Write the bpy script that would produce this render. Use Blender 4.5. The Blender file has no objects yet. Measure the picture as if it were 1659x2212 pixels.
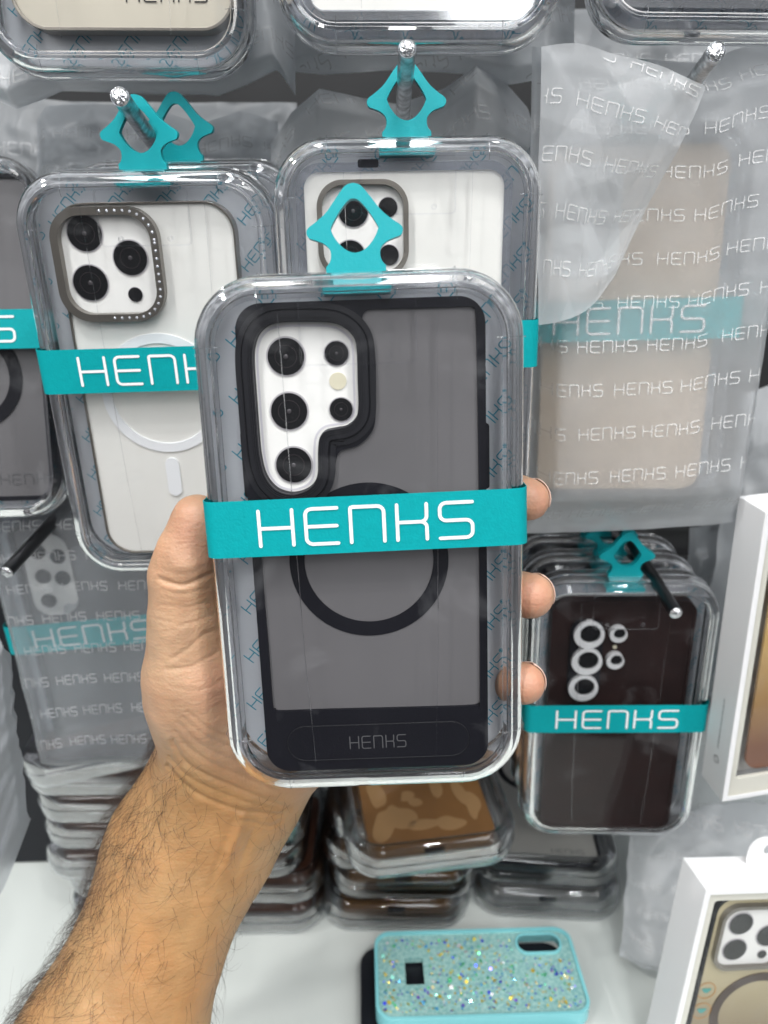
import bpy, math, random
import numpy as np
from mathutils import Vector, Matrix, noise
from mathutils.geometry import tessellate_polygon
random.seed(7); rng = np.random.default_rng(7)
sc = bpy.context.scene; C = sc.collection
# ------------------------------------------------------------------ camera, world, lamps, exposure
F, CX, CY = 1661., 829.5, 1106.            # pinhole in a 1659 x 2212 reading of the photograph
CAMZ = 1.5; PITCH = math.radians(20)
cd = bpy.data.cameras.new('camera'); cam = bpy.data.objects.new('camera', cd); C.objects.link(cam)
cam.location = (0, 0, CAMZ); cam.rotation_euler = (math.radians(90) - PITCH, 0, 0)
cd.sensor_width = 36; cd.lens = 36 * F / 2212; cd.clip_start = .01; cd.clip_end = 50
cd.dof.use_dof = True; cd.dof.focus_distance = .278; cd.dof.aperture_fstop = 10.5
sc.camera = cam
w = bpy.data.worlds.new('World'); sc.world = w; w.use_nodes = True
nt = w.node_tree; nt.nodes.clear()
wo = nt.nodes.new('ShaderNodeOutputWorld'); bg = nt.nodes.new('ShaderNodeBackground'); bg.inputs[1].default_value = 1.0
tc = nt.nodes.new('ShaderNodeTexCoord'); sp = nt.nodes.new('ShaderNodeSeparateXYZ'); nt.links.new(tc.outputs['Generated'], sp.inputs[0])
rp = nt.nodes.new('ShaderNodeValToRGB'); mp = nt.nodes.new('ShaderNodeMapRange'); mp.inputs[1].default_value = -1; mp.inputs[2].default_value = 1
nt.links.new(sp.outputs[2], mp.inputs[0]); nt.links.new(mp.outputs[0], rp.inputs[0])
e = rp.color_ramp.elements; e[0].position = 0; e[0].color = (.09, .09, .095, 1); e[1].position = 1; e[1].color = (.50, .52, .55, 1)
x = rp.color_ramp.elements.new(.5); x.color = (.13, .135, .145, 1); x = rp.color_ramp.elements.new(.72); x.color = (.38, .395, .42, 1)
ns = nt.nodes.new('ShaderNodeTexNoise'); ns.inputs['Scale'].default_value = 5; ns.inputs['Detail'].default_value = 3
mpg = nt.nodes.new('ShaderNodeMapping'); mpg.inputs['Scale'].default_value = (2.2, 1, .55)
nt.links.new(tc.outputs['Generated'], mpg.inputs[0]); nt.links.new(mpg.outputs[0], ns.inputs[0])
nr = nt.nodes.new('ShaderNodeMapRange'); nr.inputs[1].default_value = .38; nr.inputs[2].default_value = .64; nr.inputs[3].default_value = .5; nr.inputs[4].default_value = 1.45
nt.links.new(ns.outputs[0], nr.inputs[0])
mu = nt.nodes.new('ShaderNodeVectorMath'); mu.operation = 'SCALE'; nt.links.new(rp.outputs[0], mu.inputs[0]); nt.links.new(nr.outputs[0], mu.inputs['Scale'])
nt.links.new(mu.outputs[0], bg.inputs[0]); nt.links.new(bg.outputs[0], wo.inputs[0])
def area(name, loc, tgt, sx, sy, p, col):
    l = bpy.data.lights.new(name, 'AREA'); l.shape = 'RECTANGLE'; l.size = sx; l.size_y = sy; l.energy = p; l.color = col
    o = bpy.data.objects.new(name, l); C.objects.link(o); o.location = loc
    o.rotation_euler = (Vector(tgt) - Vector(loc)).to_track_quat('-Z', 'Y').to_euler(); return o
area('ceiling_strip_light', (-.75, -.85, 2.65), (-.1, .35, 1.4), .18, 2.4, 18, (1, .99, .97))
area('ceiling_strip_light', (.15, -.75, 2.75), (0, .35, 1.4), .18, 2.4, 18, (.97, .99, 1))
area('ceiling_strip_light', (1.0, -.85, 2.6), (.1, .35, 1.4), .18, 2.4, 16.5, (1, .99, .97))
for lx, ly, lz in ((-.35, -.25, 2.5), (.42, -.4, 2.55), (.05, -1.3, 2.6), (-.9, .1, 2.4)): area('added_glint_spot', (lx, ly, lz), (0, .35, 1.4), .05, .05, 3.2, (1, .985, .96))  # small unseen lamps added for glints on the rims and crisper shadows
sc.view_settings.view_transform = 'Standard'; sc.view_settings.look = 'None'; sc.view_settings.exposure = 0.06; sc.view_settings.gamma = 1
sc.view_settings.use_curve_mapping = False
cy = sc.cycles; cy.use_denoising = True; cy.denoiser = 'OPENIMAGEDENOISE'; cy.max_bounces = 20; cy.transmission_bounces = 14
cy.transparent_max_bounces = 32; cy.glossy_bounces = 6; cy.diffuse_bounces = 4; cy.sample_clamp_indirect = 6; cy.caustics_reflective = False; cy.blur_glossy = .5
CAMM = cam.matrix_basis.copy()
# ------------------------------------------------------------------ geometry readers
CM = Matrix.Translation((0, 0, CAMZ)) @ Matrix.Rotation(math.radians(90) - PITCH, 4, 'X')
def W(u, v, d): return CM @ Vector(((u - CX) / F * d, -(v - CY) / F * d, -d))
def WY(u, v, Y):
    r = W(u, v, 1) - Vector((0, 0, CAMZ)); return Vector((0, 0, CAMZ)) + r * (Y / r.y)
def WYd(u, v, Y): q = CM.inverted() @ WY(u, v, Y); return -q.z
def WZ(u, v, Z):
    r = W(u, v, 1) - Vector((0, 0, CAMZ)); return Vector((0, 0, CAMZ)) + r * ((Z - CAMZ) / r.z)
def rodr(wv):
    t = np.linalg.norm(wv)
    if t < 1e-12: return np.eye(3)
    k = wv / t; K = np.array([[0, -k[2], k[1]], [k[2], 0, -k[0]], [-k[1], k[0], 0]])
    return np.eye(3) + np.sin(t) * K + (1 - np.cos(t)) * K @ K
def pose(Wd, H, px):
    """world matrix of an upright slab (local x right, y into depth, z up, origin bottom centre of its front face)"""
    px = np.array(px, float); wp = .5 * (np.linalg.norm(px[1] - px[0]) + np.linalg.norm(px[2] - px[3])); d = F * Wd / wp; c = px.mean(0)
    p = np.array([math.radians(20), 0, 0, (c[0] - CX) / F * d, (c[1] - CY) / F * d, d])
    L = np.array([[-Wd/2, -H/2, 0], [Wd/2, -H/2, 0], [Wd/2, H/2, 0], [-Wd/2, H/2, 0]])
    def res(p):
        X = L @ rodr(p[:3]).T + p[3:6]
        return (np.c_[F * X[:, 0] / X[:, 2] + CX, F * X[:, 1] / X[:, 2] + CY] - px).ravel()
    for _ in range(60):
        r = res(p); J = np.zeros((8, 6))
        for i in range(6):
            q = p.copy(); q[i] += 1e-6; J[:, i] = (res(q) - r) / 1e-6
        p += .7 * np.linalg.lstsq(J, -r, rcond=1e-9)[0]
    R = rodr(p[:3]); cv = Matrix(((1, 0, 0), (0, -1, 0), (0, 0, -1)))
    # local (x,y,z) -> slab (x, -z down, y depth)
    S = Matrix(((1, 0, 0), (0, 0, -1), (0, 1, 0)))
    R3 = cv @ Matrix(R.tolist()) @ S; t = cv @ Vector(p[3:6])
    M = CM @ (Matrix.Translation(t) @ R3.to_4x4())
    return M @ Matrix.Translation((0, 0, -H / 2))
def tracer(M, y):
    Mi = M.inverted(); o = Mi @ Vector((0, 0, CAMZ))
    def f(u, v):
        q = Mi @ W(u, v, 1); r = q - o; k = (y - o.y) / r.y; h = o + r * k; return (h.x, h.z)
    return f
# ------------------------------------------------------------------ materials
def mat(name, col=(.5, .5, .5), rough=.5, metal=0, trans=0, ior=1.45, spec=.5, coat=0, sheen=0, noise_amt=0, nscale=60, bump=0, bscale=200, sss=0, alpha=1, emit=None):
    m = bpy.data.materials.new(name); m.use_nodes = True; n = m.node_tree; b = n.nodes['Principled BSDF']
    b.inputs['Base Color'].default_value = (*col, 1); b.inputs['Roughness'].default_value = rough; b.inputs['Metallic'].default_value = metal
    b.inputs['Transmission Weight'].default_value = trans; b.inputs['IOR'].default_value = ior; b.inputs['Specular IOR Level'].default_value = spec
    b.inputs['Coat Weight'].default_value = coat; b.inputs['Coat Roughness'].default_value = .08; b.inputs['Alpha'].default_value = alpha
    t = n.nodes.new('ShaderNodeTexCoord')
    if noise_amt:
        s = n.nodes.new('ShaderNodeTexNoise'); s.inputs['Scale'].default_value = nscale; s.inputs['Detail'].default_value = 4
        n.links.new(t.outputs['Object'], s.inputs[0]); h = n.nodes.new('ShaderNodeMapRange')
        h.inputs[1].default_value = .3; h.inputs[2].default_value = .7; h.inputs[3].default_value = 1 - noise_amt; h.inputs[4].default_value = 1 + noise_amt
        v = n.nodes.new('ShaderNodeVectorMath'); v.operation = 'SCALE'; v.inputs[0].default_value = col; n.links.new(s.outputs[0], h.inputs[0])
        n.links.new(h.outputs[0], v.inputs['Scale']); n.links.new(v.outputs[0], b.inputs['Base Color'])
    if bump:
        s = n.nodes.new('ShaderNodeTexNoise'); s.inputs['Scale'].default_value = bscale; s.inputs['Detail'].default_value = 3
        n.links.new(t.outputs['Object'], s.inputs[0]); u = n.nodes.new('ShaderNodeBump'); u.inputs['Strength'].default_value = bump; u.inputs['Distance'].default_value = .0005
        n.links.new(s.outputs[0], u.inputs['Height']); n.links.new(u.outputs[0], b.inputs['Normal'])
    if sss: b.inputs['Subsurface Weight'].default_value = sss; b.inputs['Subsurface Radius'].default_value = (1, .35, .18); b.inputs['Subsurface Scale'].default_value = .004
    return m
def clear_film(name, tint=(.975, .98, .985), refl=.027, rough=.05, haze=.004, bscale=16, bumpd=.0004):
    """thin clear plastic film: transparent, a little milky, with a wavy gloss"""
    m = bpy.data.materials.new(name); m.use_nodes = True; n = m.node_tree; n.nodes.clear()
    o = n.nodes.new('ShaderNodeOutputMaterial'); tr = n.nodes.new('ShaderNodeBsdfTransparent'); tr.inputs[0].default_value = (*tint, 1)
    df = n.nodes.new('ShaderNodeBsdfDiffuse'); df.inputs[0].default_value = (.8, .82, .85, 1)
    gl = n.nodes.new('ShaderNodeBsdfGlossy'); gl.inputs['Roughness'].default_value = rough
    fr = n.nodes.new('ShaderNodeLayerWeight'); fr.inputs[0].default_value = .5
    t = n.nodes.new('ShaderNodeTexCoord'); s = n.nodes.new('ShaderNodeTexNoise'); s.inputs['Scale'].default_value = bscale; s.inputs['Detail'].default_value = 2
    mpp = n.nodes.new('ShaderNodeMapping'); mpp.inputs['Scale'].default_value = (1.2, 1, .5)
    bu = n.nodes.new('ShaderNodeBump'); bu.inputs['Distance'].default_value = bumpd; bu.inputs['Strength'].default_value = 1
    n.links.new(t.outputs['Object'], mpp.inputs[0]); n.links.new(mpp.outputs[0], s.inputs[0]); n.links.new(s.outputs[0], bu.inputs['Height']); n.links.new(bu.outputs[0], gl.inputs['Normal'])
    pw = n.nodes.new('ShaderNodeMath'); pw.operation = 'POWER'; pw.inputs[1].default_value = 4; n.links.new(fr.outputs['Facing'], pw.inputs[0]); k = n.nodes.new('ShaderNodeMath'); k.operation = 'MULTIPLY_ADD'; k.inputs[1].default_value = .6; k.inputs[2].default_value = refl; n.links.new(pw.outputs[0], k.inputs[0])
    kk = n.nodes.new('ShaderNodeMath'); kk.operation = 'MINIMUM'; kk.inputs[1].default_value = .9; n.links.new(k.outputs[0], kk.inputs[0])
    s2 = n.nodes.new('ShaderNodeTexNoise'); s2.inputs['Scale'].default_value = 38; s2.inputs['Detail'].default_value = 6; s2.inputs['Distortion'].default_value = 1.2; n.links.new(t.outputs['Object'], s2.inputs[0])
    h2 = n.nodes.new('ShaderNodeMapRange'); h2.inputs[1].default_value = .56; h2.inputs[2].default_value = .80; h2.inputs[3].default_value = haze; h2.inputs[4].default_value = haze + .07; n.links.new(s2.outputs[0], h2.inputs[0])
    m1 = n.nodes.new('ShaderNodeMixShader'); n.links.new(h2.outputs[0], m1.inputs[0]); n.links.new(tr.outputs[0], m1.inputs[1]); n.links.new(df.outputs[0], m1.inputs[2])
    m2 = n.nodes.new('ShaderNodeMixShader'); n.links.new(kk.outputs[0], m2.inputs[0]); n.links.new(m1.outputs[0], m2.inputs[1]); n.links.new(gl.outputs[0], m2.inputs[2])
    n.links.new(m2.outputs[0], o.inputs[0]); return m
def bag_mat(name, milk=.45, col=(.80, .82, .85), rough=.30):
    """frosted polythene: milky scatter plus blurred see-through plus soft gloss"""
    m = bpy.data.materials.new(name); m.use_nodes = True; n = m.node_tree; n.nodes.clear()
    o = n.nodes.new('ShaderNodeOutputMaterial'); df = n.nodes.new('ShaderNodeBsdfDiffuse'); tl = n.nodes.new('ShaderNodeBsdfTranslucent')
    df.inputs[0].default_value = (*col, 1); tl.inputs[0].default_value = (*col, 1)
    a = n.nodes.new('ShaderNodeMixShader'); a.inputs[0].default_value = .4; n.links.new(df.outputs[0], a.inputs[1]); n.links.new(tl.outputs[0], a.inputs[2])
    rf = n.nodes.new('ShaderNodeBsdfRefraction'); rf.inputs['IOR'].default_value = 1.03; rf.inputs['Roughness'].default_value = rough; rf.inputs[0].default_value = (.95, .96, .97, 1)
    tr = n.nodes.new('ShaderNodeBsdfTransparent'); tr.inputs[0].default_value = (.93, .94, .95, 1)
    b = n.nodes.new('ShaderNodeMixShader'); b.inputs[0].default_value = .45; n.links.new(rf.outputs[0], b.inputs[1]); n.links.new(tr.outputs[0], b.inputs[2])
    c = n.nodes.new('ShaderNodeMixShader'); c.inputs[0].default_value = milk; n.links.new(b.outputs[0], c.inputs[1]); n.links.new(a.outputs[0], c.inputs[2])
    gl = n.nodes.new('ShaderNodeBsdfGlossy'); gl.inputs['Roughness'].default_value = .38
    d = n.nodes.new('ShaderNodeMixShader'); lw = n.nodes.new('ShaderNodeLayerWeight'); pw = n.nodes.new('ShaderNodeMath'); pw.operation = 'POWER'; pw.inputs[1].default_value = 4; n.links.new(lw.outputs['Facing'], pw.inputs[0]); fr = n.nodes.new('ShaderNodeMath'); fr.operation = 'MULTIPLY_ADD'; fr.inputs[1].default_value = .35; fr.inputs[2].default_value = .035; n.links.new(pw.outputs[0], fr.inputs[0])
    n.links.new(fr.outputs[0], d.inputs[0]); n.links.new(c.outputs[0], d.inputs[1]); n.links.new(gl.outputs[0], d.inputs[2])
    t = n.nodes.new('ShaderNodeTexCoord'); s = n.nodes.new('ShaderNodeTexNoise'); s.inputs['Scale'].default_value = 45; s.inputs['Detail'].default_value = 5
    bu = n.nodes.new('ShaderNodeBump'); bu.inputs['Distance'].default_value = .0012; bu.inputs['Strength'].default_value = .4
    n.links.new(t.outputs['Object'], s.inputs[0]); n.links.new(s.outputs[0], bu.inputs['Height'])
    for q in (df, gl): n.links.new(bu.outputs[0], q.inputs['Normal'])
    n.links.new(d.outputs[0], o.inputs[0]); return m
def clear_rim(name, k=.5, tint=(.93, .94, .955)):
    m = mat(name, (.985, .985, 1), .03, trans=1, ior=1.47); n = m.node_tree; b = n.nodes['Principled BSDF']; o = n.nodes['Material Output']
    tr = n.nodes.new('ShaderNodeBsdfTransparent'); tr.inputs[0].default_value = (*tint, 1); mx = n.nodes.new('ShaderNodeMixShader'); mx.inputs[0].default_value = k
    n.links.new(b.outputs[0], mx.inputs[1]); n.links.new(tr.outputs[0], mx.inputs[2]); n.links.new(mx.outputs[0], o.inputs[0]); return m
M_glass = clear_rim('clear_plastic', .16); M_stack = clear_rim('stacked_clear_plastic', .55, (.74, .76, .78))
M_film = clear_film('clear_film')
M_rim_thin = clear_film('clear_rim_thin', (.86, .875, .89), .10, .10, .05, bscale=60, bumpd=.001)
M_sheet = mat('printed_grey_sheet', (.56, .58, .615), .28, spec=.6, noise_amt=.08, nscale=30, bump=.5, bscale=40)
M_teal = mat('teal_paper', (.0, .315, .34), .6, spec=.2, noise_amt=.04, nscale=500, bump=.25, bscale=1200)
M_rubber = mat('teal_rubber', (.0, .335, .375), .45, bump=.15, bscale=900)
M_white = mat('white_ink', (.88, .89, .9), .45)
M_tealink = mat('teal_ink', (.02, .27, .38), .4)
M_black = mat('black_soft_plastic', (.006, .006, .0095), .45, spec=.16, bump=.1, bscale=1500)
M_ridge = mat('black_ridge', (.010, .010, .013), .32, spec=.4)
M_smoke = mat('smoked_matte_panel', (.125, .12, .125), .35, noise_amt=.13, nscale=11, spec=.4)  # broad noise paints faint reflections and translucency mottling into the grey
M_card = mat('white_card', (.78, .77, .745), .55, noise_amt=.03, nscale=40)
M_cardw = mat('warm_white_card', (.76, .75, .715), .5, noise_amt=.03, nscale=30)
M_lens = mat('lens_black', (.005, .005, .006), .2, coat=.2)
M_lens2 = mat('lens_core', (.05, .045, .05), .3)
M_innerring = mat('lens_inner_ring', (.02, .016, .018), .25)
M_lensring = mat('lens_ring', (.42, .40, .42), .4)
M_cream = mat('cream_dot', (.62, .58, .44), .6)
M_grey_ink = mat('grey_ink', (.09, .09, .095), .4)
M_steel = mat('worn_steel', (.55, .56, .58), .28, metal=1, noise_amt=.5, nscale=300, bump=.8, bscale=400)
M_dark_steel = mat('dark_steel', (.10, .10, .105), .3, metal=1, bump=.3, bscale=400)
M_cut = mat('cut_steel', (.75, .76, .78), .22, metal=1, bump=2.0, bscale=500)
M_bronze = mat('bronze_metal', (.23, .21, .185), .3, metal=.85)
M_gem = mat('rhinestone', (.85, .85, .9), .05, metal=.6)
M_offwhite = mat('white_magnet', (.80, .81, .83), .3)
M_clearcase = clear_film('clear_case_rim', (.80, .82, .87), .2, .1, .12)
M_brown = mat('dark_brown_leather', (.016, .0065, .006), .5, spec=.2, bump=.25, bscale=700, noise_amt=.2)
M_tan = mat('tan_leather', (.17, .080, .024), .45, noise_amt=.15, nscale=25)
M_tan2 = mat('light_tan_patch', (.27, .155, .065), .5)
M_beige = mat('beige_case', (.56, .43, .31), .5)
M_gold = mat('champagne_panel', (.50, .46, .38), .35, noise_amt=.08, nscale=20)
M_shelf = mat('white_shelf', (.70, .74, .71), .22, noise_amt=.02, nscale=8, coat=.3)
M_board = mat('dark_grey_board', (.012, .0125, .014), .6, noise_amt=.2, nscale=10)
M_box = mat('white_box_card', (.82, .82, .83), .5)
M_bag = bag_mat('frosted_bag', .50, (.86, .88, .90))
M_bag2 = bag_mat('frosted_bag_clearer', .36, (.86, .88, .90))
M_bagw = bag_mat('frosted_bag_milky', .66, (.84, .86, .88))
M_flap = bag_mat('frosted_flap', .62, (.86, .88, .90))
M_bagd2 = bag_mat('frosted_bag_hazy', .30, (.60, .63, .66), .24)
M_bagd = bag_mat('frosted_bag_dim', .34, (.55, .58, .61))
M_bagink2 = mat('faint_bag_ink', (.85, .85, .86), .4, alpha=.34)
M_bagink = mat('white_bag_ink', (.9, .9, .9), .4, alpha=.52)
M_mint = mat('mint_plastic', (.22, .58, .62), .35)
M_darkpack = mat('dark_case', (.010, .011, .015), .4, spec=.3)
M_purple = mat('violet_strip', (.09, .05, .35), .4)
M_orange = mat('orange_card', (.9, .33, .02), .5)
# ------------------------------------------------------------------ mesh helpers
def tag(o, label=None, cat=None, group=None, kind=None):
    if label: o['label'] = label
    if cat: o['category'] = cat
    if group: o['group'] = group
    if kind: o['kind'] = kind
    return o
def empty(name, M, label, cat, group=None):
    o = bpy.data.objects.new(name, None); C.objects.link(o); o.empty_display_size = .01; o.matrix_world = M; return tag(o, label, cat, group)
def mk(name, vs, fs, m, parent=None, smooth=True, ang=35, bevel=0, seg=3):
    me = bpy.data.meshes.new(name); me.from_pydata([tuple(v) for v in vs], [], [tuple(f) for f in fs]); me.materials.append(m); me.validate()
    if smooth: me.shade_smooth(); me.set_sharp_from_angle(angle=math.radians(ang))
    o = bpy.data.objects.new(name, me); C.objects.link(o)
    if parent: o.parent = parent
    if bevel:
        b = o.modifiers.new('bevel', 'BEVEL'); b.width = bevel; b.segments = seg; b.limit_method = 'ANGLE'; b.angle_limit = math.radians(50)
    return o
class MB:
    def __init__(s): s.v = []; s.f = []
    def add(s, vs, fs):
        k = len(s.v); s.v += [tuple(a) for a in vs]; s.f += [tuple(i + k for i in f) for f in fs]; return s
    def build(s, name, m, parent=None, **k): return mk(name, s.v, s.f, m, parent, **k)
def rrect(w, h, r, n=10, cx=0, cz=0):
    r = max(r, 1e-5); P = []
    for sx, sz, a0 in ((1, 1, 0), (-1, 1, 90), (-1, -1, 180), (1, -1, 270)):
        for i in range(n + 1):
            a = math.radians(a0 + 90 * i / n); P.append((cx + sx * (w/2 - r) + r * math.cos(a), cz + sz * (h/2 - r) + r * math.sin(a)))
    return P
def circ(cx, cz, r, n=48, rz=None): return [(cx + r * math.cos(2*math.pi*i/n), cz + (rz or r) * math.sin(2*math.pi*i/n)) for i in range(n)]
def area2(P): return sum(P[i][0] * P[(i+1) % len(P)][1] - P[(i+1) % len(P)][0] * P[i][1] for i in range(len(P)))
def ccw(P): return list(P) if area2(P) > 0 else list(P)[::-1]
def crom(P, n=8, closed=True):
    out = []; L = len(P); R = range(L) if closed else range(L - 1)
    for i in R:
        g = (lambda j: np.array(P[j % L] if closed else P[min(max(j, 0), L-1)], float)); p0, p1, p2, p3 = g(i-1), g(i), g(i+1), g(i+2)
        for k in range(n):
            t = k / n; out.append(tuple(.5 * ((2*p1) + (-p0+p2)*t + (2*p0-5*p1+4*p2-p3)*t*t + (-p0+3*p1-3*p2+p3)*t**3)))
    if not closed: out.append(tuple(P[-1]))
    return out
def offs(P, d):
    P = ccw(P); o = []; L = len(P)
    for i in range(L):
        a, b = np.array(P[i-1]), np.array(P[(i+1) % L]); t = b - a; t = t / (np.linalg.norm(t) + 1e-12); o.append((P[i][0] + t[1]*d, P[i][1] - t[0]*d))
    return o
def plate_mb(mb, outer, holes, y0, y1, to3=None):
    """slab in the local xz plane between y0 (front) and y1 (back)"""
    to3 = to3 or (lambda x, z, y: (x, y, z)); loops = [ccw(outer)] + [ccw(h)[::-1] for h in holes]
    flat = [p for l in loops for p in l]; tr = tessellate_polygon([[Vector((p[0], p[1], 0)) for p in l] for l in loops]); N = len(flat)
    vs = [to3(p[0], p[1], y0) for p in flat] + [to3(p[0], p[1], y1) for p in flat]; fs = []
    for t in tr:
        a, b, c = [flat[i] for i in t]; s = (b[0]-a[0])*(c[1]-a[1]) - (b[1]-a[1])*(c[0]-a[0])
        t = t if s > 0 else t[::-1]; fs.append(t)
        if y1 != y0: fs.append(tuple(i + N for i in t[::-1]))
    if y1 != y0:
        k = 0
        for l in loops:
            for i in range(len(l)):
                a, b = k + i, k + (i + 1) % len(l); fs.append((b, a, a + N, b + N))
            k += len(l)
    return mb.add(vs, fs) if y1 != y0 else mb.add(vs[:N], fs)
def plate(name, outer, holes, y0, y1, m, parent, bevel=0, **k):
    return plate_mb(MB(), outer, holes, y0, y1).build(name, m, parent, bevel=bevel, **k)
def sweep(name, prof, w, h, r, m, parent, n=12, closed=True, mb=None):
    """rim: profile of (inset, depth) carried round a rounded rectangle"""
    vs = []; fs = []; K = len(prof)
    rings = [rrect(w - 2*i, h - 2*i, max(r - i, .0008), n, 0, h/2) for i, y in prof]; N = len(rings[0])
    for (i, y), R in zip(prof, rings): vs += [(p[0], y, p[1]) for p in R]
    for a in range(K if closed else K - 1):
        b = (a + 1) % K
        for j in range(N): fs.append((a*N + j, a*N + (j+1) % N, b*N + (j+1) % N, b*N + j))
    if mb is not None: mb.add(vs, fs); return
    return mk(name, vs, fs, m, parent, ang=50)
def tube(mb, P, r, n=12, cap=True):
    P = [Vector(p) for p in P]; vs = []; fs = []; rr = r if hasattr(r, '__len__') else [r] * len(P)
    up = Vector((0, 0, 1)); 
    for i, p in enumerate(P):
        t = (P[min(i+1, len(P)-1)] - P[max(i-1, 0)]).normalized(); a = t.cross(up); a = a.normalized() if a.length > 1e-4 else Vector((1, 0, 0)); b = t.cross(a).normalized()
        vs += [tuple(p + (a * math.cos(2*math.pi*k/n) + b * math.sin(2*math.pi*k/n)) * rr[i]) for k in range(n)]
    for i in range(len(P) - 1):
        for k in range(n): fs.append((i*n + k, i*n + (k+1) % n, (i+1)*n + (k+1) % n, (i+1)*n + k))
    if cap: fs.append(tuple(range(n))[::-1]); fs.append(tuple((len(P)-1)*n + k for k in range(n)))
    return mb.add(vs, fs)
# ------------------------------------------------------------------ HENKS lettering: monoline strokes, unit cap height
def arc(cx, cy, r, a0, a1, n=5): return [(cx + r*math.cos(math.radians(a0 + (a1-a0)*i/n)), cy + r*math.sin(math.radians(a0 + (a1-a0)*i/n))) for i in range(n+1)]
def glyphs():
    g = []; r = .17
    g.append((.86, [[(0, 0), (0, 1)], [(.86, 0), (.86, 1)], [(0, .5), (.86, .5)]]))
    g.append((.82, [[(.82, 1)] + arc(r, 1-r, r, 90, 180) + arc(r, r, r, 180, 270) + [(.82, 0)], [(0, .5), (.80, .5)]]))
    g.append((.86, [[(0, 0), (0, .93)] + arc(.05, .95, .05, 180, 90, 2) + arc(.86-r, 1-r, r, 90, 0) + [(.86, 0)]]))
    g.append((.76, [[(0, 0), (0, 1)], [(0, .5), (.6, .5)], [(.76, 1)] + arc(.76-.16, .66, .16, 0, -90) , [(.76, 0)] + arc(.76-.16, .34, .16, 0, 90)]))
    g.append((.84, [[(.84, 1)] + arc(r, 1-r, r, 90, 180) + arc(r, .5+r, r, 180, 270) + arc(.84-r, .5-r, r, 90, 0) + arc(.84-r, r, r, 0, -90) + [(0, 0)]]))
    return g
def word(gap=.34):
    S = []; x = 0
    for wd, st in glyphs():
        S += [[(x + a, b) for a, b in s] for s in st]; x += wd + gap
    return S, x - gap
WORD, WW = word()
def ring_mark(x, y, r): return [[(x + r*math.cos(a), y + r*math.sin(a)) for a in np.linspace(0, 2*math.pi, 13)], [(x-r*.3, y-r*.5), (x-r*.3, y+r*.5), (x+r*.3, y+r*.3), (x-r*.2, y), (x+r*.35, y-r*.5)]]
def ribbon(mb, P, wd, to3, keep=None):
    """flat round-ended stroke"""
    Q = [np.array(P[0], float)]
    for a in P[1:]:
        a = np.array(a, float)
        if np.linalg.norm(a - Q[-1]) > 1e-7: Q.append(a)
    if len(Q) < 2: return
    L = []; R = []
    for i, q in enumerate(Q):
        t = Q[min(i+1, len(Q)-1)] - Q[max(i-1, 0)]; t = t / np.linalg.norm(t); n = np.array((-t[1], t[0]))
        k = 1.0
        if 0 < i < len(Q)-1:
            t1 = (Q[i] - Q[i-1]); t1 /= np.linalg.norm(t1); k = 1 / max(.5, abs(float(np.dot(t1, t))))
        L.append(q + n*wd/2*k); R.append(q - n*wd/2*k)
    t0 = (Q[0]-Q[1]); t0 /= np.linalg.norm(t0); t1 = (Q[-1]-Q[-2]); t1 /= np.linalg.norm(t1)
    def cap(q, t): n = np.array((-t[1], t[0])); return [q + wd/2*(n*math.cos(a) + t*math.sin(a)) for a in np.linspace(0, math.pi, 5)[1:-1]]
    poly = L + cap(Q[-1], t1) + R[::-1] + cap(Q[0], t0); n = len(L)
    if keep and not all(keep(p[0], p[1]) for p in poly): return
    k = len(mb.v); mb.cnt = getattr(mb, 'cnt', 0) + 1; lift = Vector(getattr(mb, 'dir', (0, -1, 0))) * (2.2e-5 * (mb.cnt % 7))
    mb.v += [tuple(Vector(to3(p[0], p[1])) + lift) for p in poly]; c = 3
    # quads along the stroke and two fans
    for i in range(n-1): mb.f.append((k+i, k+i+1, k + 2*n + c - 2 - i, k + 2*n + c - 1 - i))
    mb.f.append((k+n-1,) + tuple(k+n+j for j in range(c)) + (k+n+c,))
    mb.f.append((k+2*n+c-1,) + tuple(k+2*n+c+j for j in range(c)) + (k,))
def split(P, step):
    o = [P[0]]
    for a, b in zip(P[:-1], P[1:]):
        d = math.hypot(b[0]-a[0], b[1]-a[1]); k = max(1, int(d / step)); o += [(a[0] + (b[0]-a[0])*i/k, a[1] + (b[1]-a[1])*i/k) for i in range(1, k+1)]
    return o
def put_word(mb, ox, oz, hgt, ang, wd, to3, wscale=1, keep=None, mark=False, pieces=False):
    c, s = math.cos(ang), math.sin(ang); S = WORD + (ring_mark(WW + .35, 1.0, .16) if mark else [])
    for i, st in enumerate(S):
        P = [(ox + (a*wscale*hgt)*c - b*hgt*s, oz + (a*wscale*hgt)*s + b*hgt*c) for a, b in st]
        ww = wd * (.6 if mark and i >= len(WORD) else 1)
        if pieces:
            P = split(P, hgt * .18)
            for a, b in zip(P[:-1], P[1:]): ribbon(mb, [a, b], ww, to3, keep)
        else: ribbon(mb, P, ww, to3, keep)
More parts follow.
